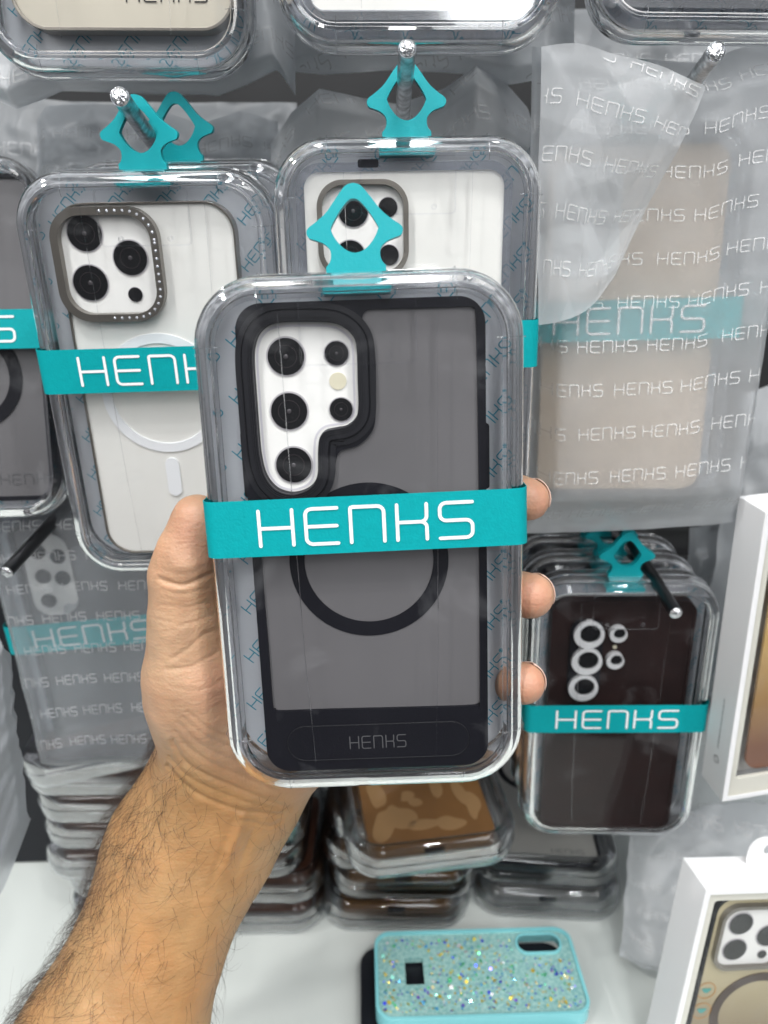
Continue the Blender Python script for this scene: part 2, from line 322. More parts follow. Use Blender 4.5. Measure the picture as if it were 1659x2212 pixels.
# ------------------------------------------------------------------ the clear retail package
PW, PH, PT, PR = .104, .176, .0232, .0215
def shell_profile(T=PT):
    o = [(.0105, -.0001), (.0088, -.0001), (.0083, -.0010), (.0068, -.0012), (.0058, -.0004), (.0040, .0002), (.0018, .0014), (.0006, .0034), (.0, .0062), (-.0001, T*.46), (-.0008, T*.475), (-.0009, T*.53), (0, T*.545), (.0, T-.0065), (.0010, T-.003), (.0030, T-.0008), (.0060, T), (.0105, T)]
    i = [(.0105, T-.0011), (.0062, T-.0011), (.0038, T-.0020), (.0022, T-.0042), (.0014, T-.007), (.0014, .0068), (.0024, .0042), (.0046, .0020), (.0062, .0014), (.0075, .0006), (.0105, .0009)]
    return [(a * .72, b) for a, b in o] + [(max(a * .72, .0013) if b < T - .003 and b > .003 else a * .72, b) for a, b in i]
PROTO = {}
def hanger_mesh():
    half = [(0, .0262), (.0024, .0254), (.0052, .0222), (.0085, .0180), (.0118, .0153), (.0143, .0136), (.0150, .0122), (.0143, .0106), (.0122, .0098), (.0098, .0088), (.0080, .0070), (.0077, .0048), (.0083, .0030), (.0094, .0018)]
    out = [(x, z) for x, z in crom(half, 5, False)]; out = out + [(.0094, .0), ] ; full = out + [(-x, z) for x, z in out[::-1] if x > 0]
    hh = [(0, .0216), (.0020, .0208), (.0048, .0175), (.0071, .0138), (.0072, .0124), (.0056, .0094), (.0030, .0068), (0, .0058)]
    ho = crom(hh + [(-x, z) for x, z in hh[-2:0:-1]], 5); mb = MB()
    plate_mb(mb, [(x, z - .0006) for x, z in full], [[(x, z - .0006) for x, z in ho]], .0085, .0122)
    plate_mb(mb, rrect(.0165, .0052, .0003, 2, 0, -.0030), [], .0090, .0118)
    plate_mb(mb, rrect(.0215, .0016, .0006, 4, 0, -.0064), [], .0045, .0150)
    return mb
def build_package(M, label, group, thin=False, band=True, hanger=True, band_z=.092, sheet=True, tilt=.0105, name='clear_package', detail=None, stacked=False):
    detail = (not thin and hanger) if detail is None else detail
    key = (thin,); root = empty(name, M, label, 'package', group)
    def child(k, fn):
        if k in PROTO: o = PROTO[k].copy(); C.objects.link(o)
        else: o = fn(); PROTO[k] = o
        o.parent = root; o.matrix_basis = Matrix(); return o
    child(('shell', thin, stacked), lambda: sweep('shell', shell_profile(), PW, PH, PR, M_stack if stacked else M_rim_thin if thin else M_glass, None))
    def seam(sx, sz, ax):
        mb = MB(); x, z = (sx*(PW/2-PR), PH if sz else 0) if ax else (sx*PW/2, PH-PR if sz else PR); n = -1 if (sz if ax else x > 0) else 1
        P = [(.0095, -.0006), (.0070, -.0015), (.0040, -.0003), (.0012, .0012), (-.0004, .0045), (-.0004, .011)]
        tube(mb, [(x + (0 if ax else n*i), y, z + (n*i if ax else 0)) for i, y in P], .00016, 5)
        return mb.build('moulding_seam', M_rim_thin)
    if detail:
        for q in ((-1, 0, 0), (-1, 1, 0), (1, 0, 0), (1, 1, 0), (-1, 0, 1), (-1, 1, 1), (1, 0, 1), (1, 1, 1)): child(('seam',) + q, lambda: seam(*q))
    child(('front',), lambda: plate_mb(MB(), rrect(PW-.0135, PH-.0135, PR-.00675, 10, 0, PH/2), [], .0004, .0004).build('front_panel', M_film))
    def tabs():
        mb = MB(); o = rrect(.0365, .0215, .002, 5, 0, PH-.0175); i = rrect(.0354, .0204, .0017, 5, 0, PH-.0175)
        plate_mb(mb, o, [i], -.0005, -.0002)
        for sx in (-1, 1):
            plate_mb(mb, circ(sx*.0098, PH-.0255, .0011, 16), [circ(sx*.0098, PH-.0255, .0006, 12)], -.0009, .0001)
        for sx in (-1, 1): tube(mb, [(sx*.021, .0001, .012), (sx*.0225, .0001, .05), (sx*.0245, .0001, PH-.012)], .00013, 5)
        return mb.build('hang_tab', M_glass)
    if detail: child(('tab',), tabs)
    if sheet:
        def sh():
            SW, SH = PW-.0052, PH-.0060
            return plate_mb(MB(), rrect(SW, SH, .0185, 8, 0, .0026+SH/2), [], .0188, .0191).build('printed_sheet', M_sheet)
        s = child(('sheet',), sh)
        def lt():
            mb = MB(); SW, SH, r = PW-.0062, PH-.0070, .0178; cz = .0026 + (PH-.0060)/2
            def keep(x, z):
                dx, dz = abs(x) - (SW/2 - r), abs(z - cz) - (SH/2 - r)
                if dx > 0 and dz > 0: return math.hypot(dx, dz) < r
                return dx < r and dz < r
            for i in range(-5, 5):
                for j in range(-3, 12):
                    x, z = -.0445 + .0196*i + .0004*j, .0045 + .0187*j
                    put_word(mb, x, z, .0043, math.radians(48), .00042, lambda a, b: (a, .01868, b), wscale=.92, keep=lambda a, b: keep(a, b) and (abs(a) > .030 or abs(b-PH/2) > .070), mark=True, pieces=True)
            return mb.build('lettering', M_tealink, smooth=False)
        l = child(('sheetlet',), lt); l.parent = s
    child(('back',), lambda: plate_mb(MB(), rrect(PW-.0135, PH-.0135, PR-.00675, 10, 0, PH/2), [], PT-.0004, PT-.0004).build('back_panel', M_film))
    if band:
        def bd():
            out = rrect(PW+.0016, PT+.0030, .0045, 8, 0, PT/2); bh = .0188; vs = []; fs = []; N = len(out)
            for z in (-bh/2, bh/2): vs += [(a, b, z) for a, b in out]
            inn = rrect(PW+.0012, PT+.0026, .0043, 8, 0, PT/2)
            for z in (-bh/2, bh/2): vs += [(a, b, z) for a, b in inn]
            for i in range(N):
                j = (i+1) % N; fs += [(i, j, N+j, N+i), (2*N+j, 2*N+i, 3*N+i, 3*N+j), (N+i, N+j, 3*N+j, 3*N+i), (j, i, 2*N+i, 2*N+j)]
            return mk('band', vs, fs, M_teal)
        b = child(('band',), bd)
        def bl():
            mb = MB(); hg = .0117; put_word(mb, -WW*hg*1.07/2, -hg/2, hg, 0, .00112, lambda x, z: (x, -.00178, z), wscale=1.07); return mb.build('lettering', M_white, smooth=False)
        l = child(('bandlet',), bl); l.parent = b
        b.matrix_basis = Matrix.Translation((0, 0, band_z)) @ Matrix.Rotation(-tilt, 4, 'Y')
    if hanger:
        h = child(('hanger',), lambda: hanger_mesh().build('hanger', M_rubber, bevel=.0009, seg=3)); h.matrix_basis = Matrix.Translation((0, 0, PH + .0006))
    return root
def upright(bc, d, yaw=0, roll=0, tilt=0):
    """a thing hanging plumb, its bottom centre seen at bc, d metres deep"""
    p = W(bc[0], bc[1], d); return Matrix.Translation(p) @ Matrix.Rotation(math.radians(yaw), 4, 'Z') @ Matrix.Rotation(math.radians(roll), 4, 'Y') @ Matrix.Rotation(math.radians(tilt), 4, 'X')
def lens(root, x, z, r, y, ring=M_lensring, rr=1.09, core=True):
    o = plate('lens', circ(x, z, r), [], y - .0006, y, M_lens, root, bevel=.0002)
    plate('lens_ring', circ(x, z, r*rr), [circ(x, z, r*1.005)], y - .0003, y, ring, o)
    if core:
        plate('inner_ring', circ(x, z, r*.62), [circ(x, z, r*.57)], y - .00068, y - .0006, M_innerring, o)
        mb = MB(); vs = []; n = 20; R = r*.13; vs.append((x, y-.00085, z))
        for k in range(1, 5):
            a = k/4*math.pi/2; vs += [(x + R*math.sin(a)*math.cos(2*math.pi*j/n), y - .0006 - .00025*math.cos(a), z + R*math.sin(a)*math.sin(2*math.pi*j/n)) for j in range(n)]
        fs = [(0, 1+(j+1) % n, 1+j) for j in range(n)] + [(1+k*n+j, 1+k*n+(j+1) % n, 1+(k+1)*n+(j+1) % n, 1+(k+1)*n+j) for k in range(3) for j in range(n)]
        mk('lens_core', vs, fs, M_lens2, o)
    return o
#@@SETTING
# ------------------------------------------------------------------ setting: board and shelf
SHZ = CAMZ - .455
def boxmb(mb, x0, x1, y0, y1, z0, z1):
    return mb.add([(x0,y0,z0),(x1,y0,z0),(x1,y1,z0),(x0,y1,z0),(x0,y0,z1),(x1,y0,z1),(x1,y1,z1),(x0,y1,z1)], [(0,3,2,1),(4,5,6,7),(0,1,5,4),(1,2,6,5),(2,3,7,6),(3,0,4,7)])
mb = MB(); boxmb(mb, -.9, .9, .15, .70, SHZ-.02, SHZ); o = mb.build('shelf', M_shelf, smooth=False, bevel=.002); tag(o, kind='structure')
mb = MB(); boxmb(mb, -.9, .9, .66, .68, SHZ+.001, 2.4)
for k in range(9): boxmb(mb, -.9, .9, .652, .6598, SHZ + .09 + k*.11, SHZ + .175 + k*.11)
o = mb.build('back_wall', M_board, smooth=False); tag(o, kind='structure')
# ------------------------------------------------------------------ the held package and its case
MH = pose(PW, PH, [(397, 596), (1139, 569), (1133, 1697), (497, 1719)])
build_package(MH, 'clear package held in the hand with black bordered smoked case and teal band across it', 'clear packages with teal bands', band_z=.0972)
yf = .0075; t0 = tracer(MH, yf)
rc = empty('phone_case', MH, 'black bordered phone case with smoked grey back inside the hand held package', 'phone case')
def cam5(P): return [(384 + .496*a, 549 + .496*b) for a, b in P]
corn = [t0(*p) for p in ((500, 654), (1047, 640), (1056, 1647), (583, 1671))]
cxm = sum(c[0] for c in corn)/4; czm = sum(c[1] for c in corn)/4
cw = ((corn[1][0]-corn[0][0]) + (corn[2][0]-corn[3][0]))/2; ch = ((corn[0][1]-corn[3][1]) + (corn[1][1]-corn[2][1]))/2
print('CASE', cw, ch, cxm, czm)
outer = rrect(cw, ch, .0085, 10, cxm, czm)
win_px = [(784, 705), (783, 684), (790, 672), (803, 668), (850, 667), (960, 664), (1012, 662), (1024, 667), (1028, 680), (1031, 800), (1035, 1100), (1037, 1500), (1034, 1518), (1022, 1525), (900, 1529), (700, 1534), (607, 1537), (595, 1533), (589, 1520), (580, 1400), (570, 1280), (563, 1160), (568, 1128), (600, 1112), (665, 1092), (702, 1065), (721, 1032), (727, 990), (738, 973), (771, 963), (798, 940), (811, 905), (812, 800), (808, 745), (797, 722)]
win = crom([t0(*p) for p in win_px], 5)
hole_px = cam5([(330, 470), (334, 400), (355, 345), (400, 308), (465, 296), (560, 294), (650, 296), (710, 312), (757, 350), (778, 405), (783, 550), (786, 670), (772, 718), (735, 748), (690, 757), (645, 768), (618, 800), (611, 860), (610, 950), (590, 1002), (545, 1032), (490, 1041), (430, 1020), (385, 965), (362, 880), (352, 780), (340, 620)])
hole = crom([t0(*p) for p in hole_px], 5)
plate('frame', outer, [win, hole], yf, yf + .0095, M_black, rc, bevel=.0011, seg=4)
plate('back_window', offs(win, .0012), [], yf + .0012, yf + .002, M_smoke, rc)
ri = plate('camera_frame', offs(hole, .0034), [offs(hole, .0001)], yf - .0016, yf + .0002, M_ridge, rc, bevel=.0006)
for k in range(3): plate('ridge', offs(hole, .0018 - .0006*k), [offs(hole, .00155 - .0006*k)], yf - .0019, yf - .0015, M_ridge, ri)
plate('outer_camera_ridge', offs(hole, .0058), [offs(hole, .0040)], yf - .0006, yf + .0002, M_ridge, rc, bevel=.0005)
card = plate('insert_card', offs(hole, .0012), [], yf + .0030, yf + .0034, M_card, rc)
tcard = tracer(MH, yf + .003); hc = crom([tcard(*p) for p in hole_px], 5)
plate('card_outline', offs(hc, -.0009), [offs(hc, -.0016)], yf + .0029, yf + .003, mat('pale_lilac_print', (.60, .58, .62), .5), card)
kx = .505*F/2/F
for (u, v, rp_) in ((618, 770, 39.5), (625, 888, 39), (635, 1004, 38), (727, 763, 25.5), (737, 884, 24.5)):
    x, z = tcard(u, v); r = abs(tcard(u + rp_, v)[0] - x); lens(rc, x, z, r, yf + .0029)
x, z = tcard(730, 823); plate('flash_dot', circ(x, z, abs(tcard(748.5, 823)[0]-x)), [], yf + .0026, yf + .003, M_cream, rc)
x, z = t0(797, 1213); ro = abs(t0(970, 1213)[0]-t0(625, 1213)[0])/2; plate('magnet_ring', circ(x, z, ro, 96), [circ(x, z, ro*.81, 96)], yf + .0009, yf + .0013, M_black, rc)
mb = MB(); a, b = t0(812, 1262), t0(846, 1262)
kz = [t0(*p) for p in ((622, 1598), (1012, 1590))]; kw = kz[1][0]-kz[0][0]; kc = ((kz[0][0]+kz[1][0])/2, t0(817, 1600)[1])
ks = plate('kickstand', rrect(kw, .0130, .0064, 10, *kc), [], yf - .0004, yf + .001, M_black, rc, bevel=.0004)
plate('kickstand_groove', rrect(kw+.0006, .0136, .0067, 10, *kc), [rrect(kw, .0130, .0064, 10, *kc)], yf - .00055, yf + .001, M_ridge, ks, bevel=.0001)
mb = MB(); x0, z0 = t0(757, 1616); x1, _ = t0(877, 1612); hg = .0047; put_word(mb, x0, z0, hg, .01, .00035, lambda a, b: (a, yf - .00048, b), wscale=(x1-x0)/(WW*hg)); mb.build('lettering', M_grey_ink, ks, smooth=False)
for xs in (-1, 1):
    mb = MB(); plate_mb(mb, rrect(.0025, .022, .001, 4, cxm + xs*(cw/2 + .0002), czm + .03), [], yf + .003, yf + .007); mb.build('side_button', M_black, rc, bevel=.0004)
#@@HANGING
# ------------------------------------------------------------------ hanging packages on the board
GP = 'clear packages with teal bands'
ML = pose(PW, PH, [(3, 367), (585, 364), (655, 1235), (167, 1243)])
MM = pose(PW, PH, [(582, 300), (1184, 279), (1138, 1222), (628, 1240)])
build_package(ML, 'clear package hanging left of the hand with a white case and jewelled camera ring', GP, band_z=.0985)
def back_of(M, dx, dy, dz): return Matrix.Translation((dx, dy, dz)) @ M
build_package(back_of(ML, .008, .0300, .0055), 'clear package hanging directly behind the one with the jewelled camera ring', GP)
build_package(MM, 'clear package hanging above the hand with a white case and four camera lenses', GP, band_z=.0978)
def case_plain(M, label, corners, r, thick, rim, panel, name='phone_case', y0=.0075, rimw=.0022, back=True):
    t = tracer(M, y0); c = [t(*p) for p in corners]; cx = sum(a[0] for a in c)/4; cz = sum(a[1] for a in c)/4
    w_ = ((c[1][0]-c[0][0]) + (c[2][0]-c[3][0]))/2; h_ = ((c[0][1]-c[3][1]) + (c[1][1]-c[2][1]))/2
    root = empty(name, M, label, 'phone case')
    plate('frame', rrect(w_, h_, r, 10, cx, cz), [rrect(w_-2*rimw, h_-2*rimw, max(r-rimw, .001), 10, cx, cz)], y0, y0+thick, rim, root, bevel=.0007)
    plate('back_panel', rrect(w_-2*rimw+.0004, h_-2*rimw+.0004, max(r-rimw, .001), 10, cx, cz), [], y0+.0012, y0+.002, panel, root)
    print(label[:30], round(w_, 4), round(h_, 4)); return root, t, (cx, cz, w_, h_)
# white case with jewelled camera ring
r1, t, q = case_plain(ML, 'white backed phone case with rhinestone studded bronze camera ring, in the left package', [(120, 435), (510, 437), (560, 1190), (225, 1196)], .0125, .009, M_bronze, M_cardw, rimw=.0008)
isl = [t(*p) for p in ((113, 443), (352, 452), (355, 690), (135, 690))]; ic = (sum(a[0] for a in isl)/4, sum(a[1] for a in isl)/4); iw = ((isl[1][0]-isl[0][0])+(isl[2][0]-isl[3][0]))/2; ih = (isl[0][1]-isl[3][1])
print('island', iw, ih)
ri = plate('camera_frame', rrect(iw, ih, .0125, 12, *ic), [rrect(iw-.0062, ih-.0062, .0098, 12, *ic)], .0035, .0088, M_bronze, r1, bevel=.0007)
P = rrect(iw-.0031, ih-.0031, .0112, 12, *ic); P = split(P + P[:1], .0006); acc = 0; last = None
for k, (x, z) in enumerate(P):
    if last is None or math.hypot(x-last[0], z-last[1]) > .0026:
        last = (x, z)
        if x > ic[0] - .003 and len([1]) : 
            mbg = MB(); n = 8; rr = .00062; mbg.add([(x, .0028, z)] + [(x + rr*math.cos(2*math.pi*j/n), .0034, z + rr*math.sin(2*math.pi*j/n)) for j in range(n)], [(0, 1+(j+1) % n, 1+j) for j in range(n)])
            mbg.build('rhinestone', M_gem, ri, smooth=False)
plate('camera_card', rrect(iw-.006, ih-.006, .0098, 10, *ic), [], .0078, .0082, M_card, r1)
tt = tracer(ML, .0076)
for (u, v, rp_, cc) in ((183, 504, 37, 1), (196, 611, 37, 1), (282, 557, 36, 1), (293, 636, 15, 0)):
    x, z = tt(u, v); lens(r1, x, z, abs(tt(u+rp_, v)[0]-x), .0077, rr=1.07, core=bool(cc))
x, z = t(352, 853); ro = .0267; plate('magnet_ring', circ(x, z, ro, 96), [circ(x, z, ro-.0042, 96)], .0080, .0088, M_offwhite, r1, bevel=.0003)
x, z = t(375, 1031); plate('magnet_bar', rrect(.0062, .0185, .0031, 8, x, z), [], .0078, .0088, M_offwhite, r1, bevel=.0004)
# mid package: clear rim case
r2, t, q = case_plain(MM, 'clear rimmed white phone case with dark square camera ring, in the middle package', [(648, 352), (1106, 345), (1085, 1190), (665, 1196)], .0095, .009, M_clearcase, M_cardw, rimw=.0034)
isl = [t(*p) for p in ((684, 390), (880, 384), (884, 600), (690, 600))]; ic = (sum(a[0] for a in isl)/4, sum(a[1] for a in isl)/4); iw = ((isl[1][0]-isl[0][0])+(isl[2][0]-isl[3][0]))/2; ih = (isl[0][1]-isl[3][1])
plate('camera_frame', rrect(iw, ih, .010, 12, *ic), [rrect(iw-.004, ih-.004, .0082, 12, *ic)], .0042, .0088, M_bronze, r2, bevel=.0005)
plate('camera_card', rrect(iw-.0038, ih-.0038, .0082, 10, *ic), [], .0078, .0082, M_card, r2)
tt = tracer(MM, .0076)
for (u, v, rp_, cc) in ((763, 456, 32, 1), (838, 448, 20, 0), (757, 553, 32, 1), (840, 551, 21, 0)):
    x, z = tt(u, v); lens(r2, x, z, abs(tt(u+rp_, v)[0]-x), .0077, rr=1.07, core=bool(cc))
x, z = t(795, 353); plate('port_slot', rrect(.008, .003, .0008, 4, x, z), [], .0073, .0080, M_black, r2)
# far left package, grey case with black border
MF = pose(PW, PH, [(-425, 330), (92, 325), (140, 1118), (-315, 1128)])
build_package(MF, 'clear package at the left edge with a smoked case bordered in black', GP, band_z=.0940)
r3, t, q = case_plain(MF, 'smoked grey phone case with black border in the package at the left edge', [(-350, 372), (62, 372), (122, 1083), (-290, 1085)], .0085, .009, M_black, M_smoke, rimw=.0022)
x, z = t(-72, 815); plate('magnet_ring', circ(x, z, .0265, 80), [circ(x, z, .0205, 80)], .0078, .0087, M_black, r3)
mb = MB(); x, z = t(0, 1047); put_word(mb, x, z, .0052, 0, .0004, lambda a, b: (a, .0084, b), wscale=.98); mb.build('lettering', M_grey_ink, r3, smooth=False)
# top row, cut by the frame
MT1 = upright((259, 158), .300, 1, 0); build_package(MT1, 'clear package cut off by the top left corner with a champagne case', GP)
r4, t, q = case_plain(MT1, 'champagne phone case with thin dark rim in the top left package', [(-70, -880), (520, -880), (458, 66), (2, 66)], .0135, .009, M_bronze, M_gold, rimw=.0012)
mb = MB(); x, z = t(272, 2); put_word(mb, x, z, .0058, 0, .0005, lambda a, b: (a, .0084, b), wscale=.98); mb.build('lettering', M_black, r4, smooth=False)
def clear_case(M, label, cs):
    r_, t, q = case_plain(M, label, cs, .0085, .010, M_clearcase, M_cardw, rimw=.0034)
    cx, cz, w_, h_ = q; zb = cz - h_/2
    for (dx, ww) in ((0, .016), (-.016, .010), (.016, .010), (.026, .005)):
        plate('port_frame', rrect(ww, .0042, .0015, 5, cx+dx, zb+.0002), [rrect(ww-.002, .0024, .0008, 5, cx+dx, zb+.0002)], .0088, .0165, M_glass, r_)
    return r_
MT2 = upright((905, 99), .283, 0, 0); build_package(MT2, 'clear package cut off by the top edge above the middle hook', GP)
clear_case(MT2, 'transparent phone case with white card in the package cut by the top edge', [(620, -870), (1210, -870), (1160, 44), (655, 44)])
MT3 = upright((1570, 78), .288, -2, 1); build_package(MT3, 'clear package cut off by the top right corner', GP)
clear_case(MT3, 'transparent phone case with white card in the package at the top right corner', [(1300, -870), (1890, -870), (1800, 22), (1322, 14)])
# dark package lower right and the two behind it
MD = pose(PW, PH, [(1152, 1262), (1570, 1260), (1492, 1812), (1120, 1808)])
build_package(MD, 'clear package with a dark brown leather case, front one on the lower right hook', 'packages on the lower right hook', band_z=.0895)
r5, t, q = case_plain(MD, 'dark brown leather phone case with silver camera rings, front lower right package', [(1198, 1298), (1520, 1302), (1433, 1791), (1163, 1786)], .0075, .009, M_brown, M_brown, rimw=.0015)
tt = tracer(MD, .0075)
plate('camera_strip', rrect(.0185, .052, .006, 6, *tt(1264, 1426)), [], .0070, .0086, M_black, r5)
for (u, v, rp_) in ((1271, 1368, 33), (1266, 1425, 33), (1258, 1482, 32), (1334, 1367, 19), (1327, 1424, 19)):
    x, z = tt(u, v); r = abs(tt(u+rp_, v)[0]-x); mb = MB()
    plate_mb(mb, circ(x, z, r), [circ(x+.0006, z+.0008, r*.68)], .0048, .0085); o = mb.build('camera_ring', mat('silver_ring', (.75, .75, .76), .35, metal=.3), r5, bevel=.0005)
    plate('lens', circ(x, z, r*.78), [], .0060, .0085, M_lens, o)
x, z = tt(1328, 1397); plate('flash_dot', circ(x, z, .0011, 16), [], .0070, .0078, M_cream, r5)
for k in (1, 2):
    Mk = back_of(MD, -.001*k, .0275*k, .001*k)
    build_package(Mk, ['', 'clear package directly behind the front one on the lower right hook', 'rearmost clear package on the lower right hook'][k], 'packages on the lower right hook')
    case_root = empty('phone_case', Mk, ['', 'black phone case in the second package of the lower right hook', 'black phone case in the rearmost package of the lower right hook'][k], 'phone case', 'black cases on the lower right hook')
    plate('shell_body', rrect(.080, .160, .009, 8, 0, PH/2), [], .0075, .017, M_darkpack, case_root, bevel=.001)
#@@HOOKS
def hook(tip, dt, back, db, r, label, dark=False, L=.25, ab=None):
    a, b = ab or (W(*tip, dt), W(*back, db)); d = (b - a).normalized(); root = empty('display_hook', Matrix.Translation(a), label, 'hook', 'metal display hooks')
    mb = MB(); n = 14; tube(mb, [d*.0006, d*L], r, n, cap=False); mb.build('rod', M_dark_steel if dark else M_steel, root)
    mb = MB(); up = Vector((0, 0, 1)); s = d.cross(up).normalized(); u = d.cross(s).normalized(); vs = []
    vs.append(tuple(-d*.0006)); rings = 4
    for k in range(1, rings+1):
        rr = r*1.02*k/rings
        for j in range(n):
            a_ = 2*math.pi*j/n; dd = -.0006 + .0014*(k/rings)**3 + random.uniform(-.0002, .0002)
            vs.append(tuple(s*math.cos(a_)*rr + u*math.sin(a_)*rr + d*dd))
    fs = [(0, 1+j, 1+(j+1) % n) for j in range(n)] + [(1+k*n+j, 1+(k+1)*n+j, 1+(k+1)*n+(j+1) % n, 1+k*n+(j+1) % n) for k in range(rings-1) for j in range(n)]
    mk('cut_end', vs, fs, M_cut, root, smooth=False); return root
hook((880, 103), .256, (875, 176), .286, .0030, 'steel hook above the middle package, cut end bright', L=.30)
hook((258, 207), .277, (292, 254), .302, .0034, 'steel hook through the teal hanger of the left package', L=.27)
hook((1548, 110), .265, (1498, 176), .300, .0032, 'bare steel hook at the upper right above the frosted bag', L=.27)
hook((1462, 1327), .395, (1385, 1205), .440, .0034, 'dark hook carrying the lower right packages', dark=True, L=.22)
hook((12, 1238), .385, (128, 1112), .425, .0034, 'dark hook at the left edge below the package row', dark=True, L=.2)
#@@BAGS
# ------------------------------------------------------------------ frosted bags
def resample(P, n, sharp=False):
    P = [np.array(p, float) for p in (P if sharp else crom([tuple(p) for p in P], 6, False))]; d = [0]
    for a, b in zip(P[:-1], P[1:]): d.append(d[-1] + np.linalg.norm(b[:2]-a[:2]))
    out = []
    for i in range(n):
        s = d[-1]*i/(n-1); k = min(max(np.searchsorted(d, s) - 1, 0), len(P)-2); f = (s - d[k]) / max(d[k+1]-d[k], 1e-9); out.append(P[k]*(1-f) + P[k+1]*f)
    return out
def crease(x, y, seed, n=5, f=26):
    s = 0
    for k in range(n):
        a = (seed*1.7 + k*2.4) % math.pi; ff = f*(1 + .55*k); ph = seed*3.1 + k*1.3
        u = x*math.cos(a) + y*math.sin(a) + .010*noise.noise(Vector((x*28, y*28, seed + k*7)))
        v = (u*ff + ph) % 1.0; s += (abs(v-.5)*2 - .5) / (1 + .6*k)
    return s
def bag(top, bot, seed, m, label, cf=26, group='frosted bags', n=90, mm=90, amp=.0035, thick=.012, text=(.0062, .030, .0135, 0), back=True, fade=None, edgecrumple=.0, name='frosted_bag', lw=.00048, cmix=.6):
    """a pouch ruled between two traced edges (u, v, depth); text printed on its front"""
    sh = 'crumpled' in label or 'dim frosted bag behind' in label; T, B = resample(top, n, sh), resample(bot, n, sh); Pw = [[None]*n for _ in range(mm)]
    wid = (W(*T[-1]) - W(*T[0])).length; hei = (W(*T[n//2]) - W(*B[n//2])).length
    def S(s, t, side=1, off=0):
        i = min(s*(n-1), n-1.0001); k = int(i); f = i - k; a = T[k]*(1-f) + T[k+1]*f; b = B[k]*(1-f) + B[k+1]*f; p = W(*(a*(1-t) + b*t))
        env = min(1, 9*s, 9*(1-s), 9*t+.15, 9*(1-t)); env = env*env*(3-2*env) if env < 1 else 1
        x, y = s*wid, t*hei; kf = fade(s, t) if fade else 1
        c = (crease(x, y, seed, f=cf)*cmix + 1.2*noise.noise(Vector((x*22, y*22, seed)))*(1-cmix) )*amp*kf
        d = -(thick/2*env)*side + c - off
        vdir = Vector((0, 1, 0)); return p + vdir*d
    root = empty(name, Matrix.Translation(S(.5, .99)), label, 'plastic bag', group); o0 = root.location.copy()
    G = [[S(i/(n-1), j/(mm-1)) for i in range(n)] for j in range(mm)]
    def SG(s, t):
        a, b = min(max(s, 0), 1)*(n-1), min(max(t, 0), 1)*(mm-1); i, j = min(int(a), n-2), min(int(b), mm-2); f, g = a-i, b-j
        return (G[j][i]*(1-f) + G[j][i+1]*f)*(1-g) + (G[j+1][i]*(1-f) + G[j+1][i+1]*f)*g + Vector((0, -.00045, 0))
    mb = MB(); vs = [S(i/(n-1), j/(mm-1)) - o0 for j in range(mm) for i in range(n)]; fs = [(j*n+i, j*n+i+1, (j+1)*n+i+1, (j+1)*n+i) for j in range(mm-1) for i in range(n-1)]
    mb.add(vs, [f[::-1] for f in fs]); mb.build('front_sheet', m, root, ang=180)
    if back:
        mb = MB(); vs = [S(i/(n-1), j/(mm-1), -1) - o0 for j in range(mm) for i in range(n)]; mb.add(vs, fs); mb.build('back_sheet', m, root, ang=180)
    if text:
        hg, px_, pz_, rot = text; mb = MB(); c, s_ = math.cos(rot), math.sin(rot)
        def to3(a, b): return SG(a/wid, b/hei) - o0
        for j in range(-8, 26):
            for i in range(-6, 14):
                lx = i*px_ + (j % 2)*px_*.5 + random.uniform(-.001, .001); lz = j*pz_; ox, oz = lx*c - lz*s_, lx*s_ + lz*c
                if not (-.03 < ox < wid + .01 and -.02 < oz < hei + .02): continue
                cc, ss = math.cos(rot), math.sin(rot)
                for st in WORD:
                    P = [(ox + a*hg*cc + (b)*hg*ss, oz + a*hg*ss - b*hg*cc) for a, b in st]
                    P = split(P, hg*.3)
                    for a_, b_ in zip(P[:-1], P[1:]): ribbon(mb, [a_, b_], lw, to3, keep=lambda a, b: .001 < a < wid-.001 and .001 < b < hei-.001)
        if mb.v: mb.build('lettering', M_bagink2 if m in (M_bagd, M_bagd2) else M_bagink, root, smooth=False)
    return root
# the big bag right of the middle package with a beige case in a package inside
MB1 = pose(PW, PH, [(1138, 262), (1682, 250), (1586, 1098), (1104, 1112)]); YB = MB1.to_translation().y
print('YB', YB, 'mid', MM.to_translation().y, (MM @ Vector((0, 0, PH))).y)
MB1 = Matrix.Translation((0, .012, 0)) @ MB1
def BY(u, v, dy=0): return (u, v, WYd(u, v, YB + .012 + dy))
bag([BY(1150, 100), BY(1240, 120), BY(1400, 130), BY(1520, 135), BY(1600, 105), BY(1760, 90)], [BY(1130, 1152, .004), BY(1250, 1150, .004), BY(1400, 1142, .004), BY(1520, 1135, .004), BY(1592, 1126, .004)], 3.3, M_bag2,
    'large frosted bag at the right with a banded beige case showing through', thick=.042, amp=.0026, text=(.0049, .0325, .0185, -.03), fade=lambda s, t: .55 + 1.5*max(0, .35 - t), cmix=.35)
build_package(MB1, 'clear package with beige case sealed inside the large frosted bag', GP, thin=True, hanger=True, band_z=.0910)
rb = empty('phone_case', MB1, 'beige phone case seen dimly through the large frosted bag', 'phone case')
plate('shell_body', rrect(.0805, .161, .009, 8, 0.002, PH/2-.001), [], .0075, .017, M_beige, rb, bevel=.001)
plate('camera_window', rrect(.030, .050, .008, 8, -.020, PH-.040), [], .0068, .0076, M_cardw, rb)
for k, (dx, dz) in enumerate(((-.006, .014), (-.006, 0), (-.006, -.014), (.008, .012), (.008, -.003))): plate('lens', circ(-.020+dx, PH-.040+dz, .0048, 24), [], .0060, .0068, M_lens, rb)
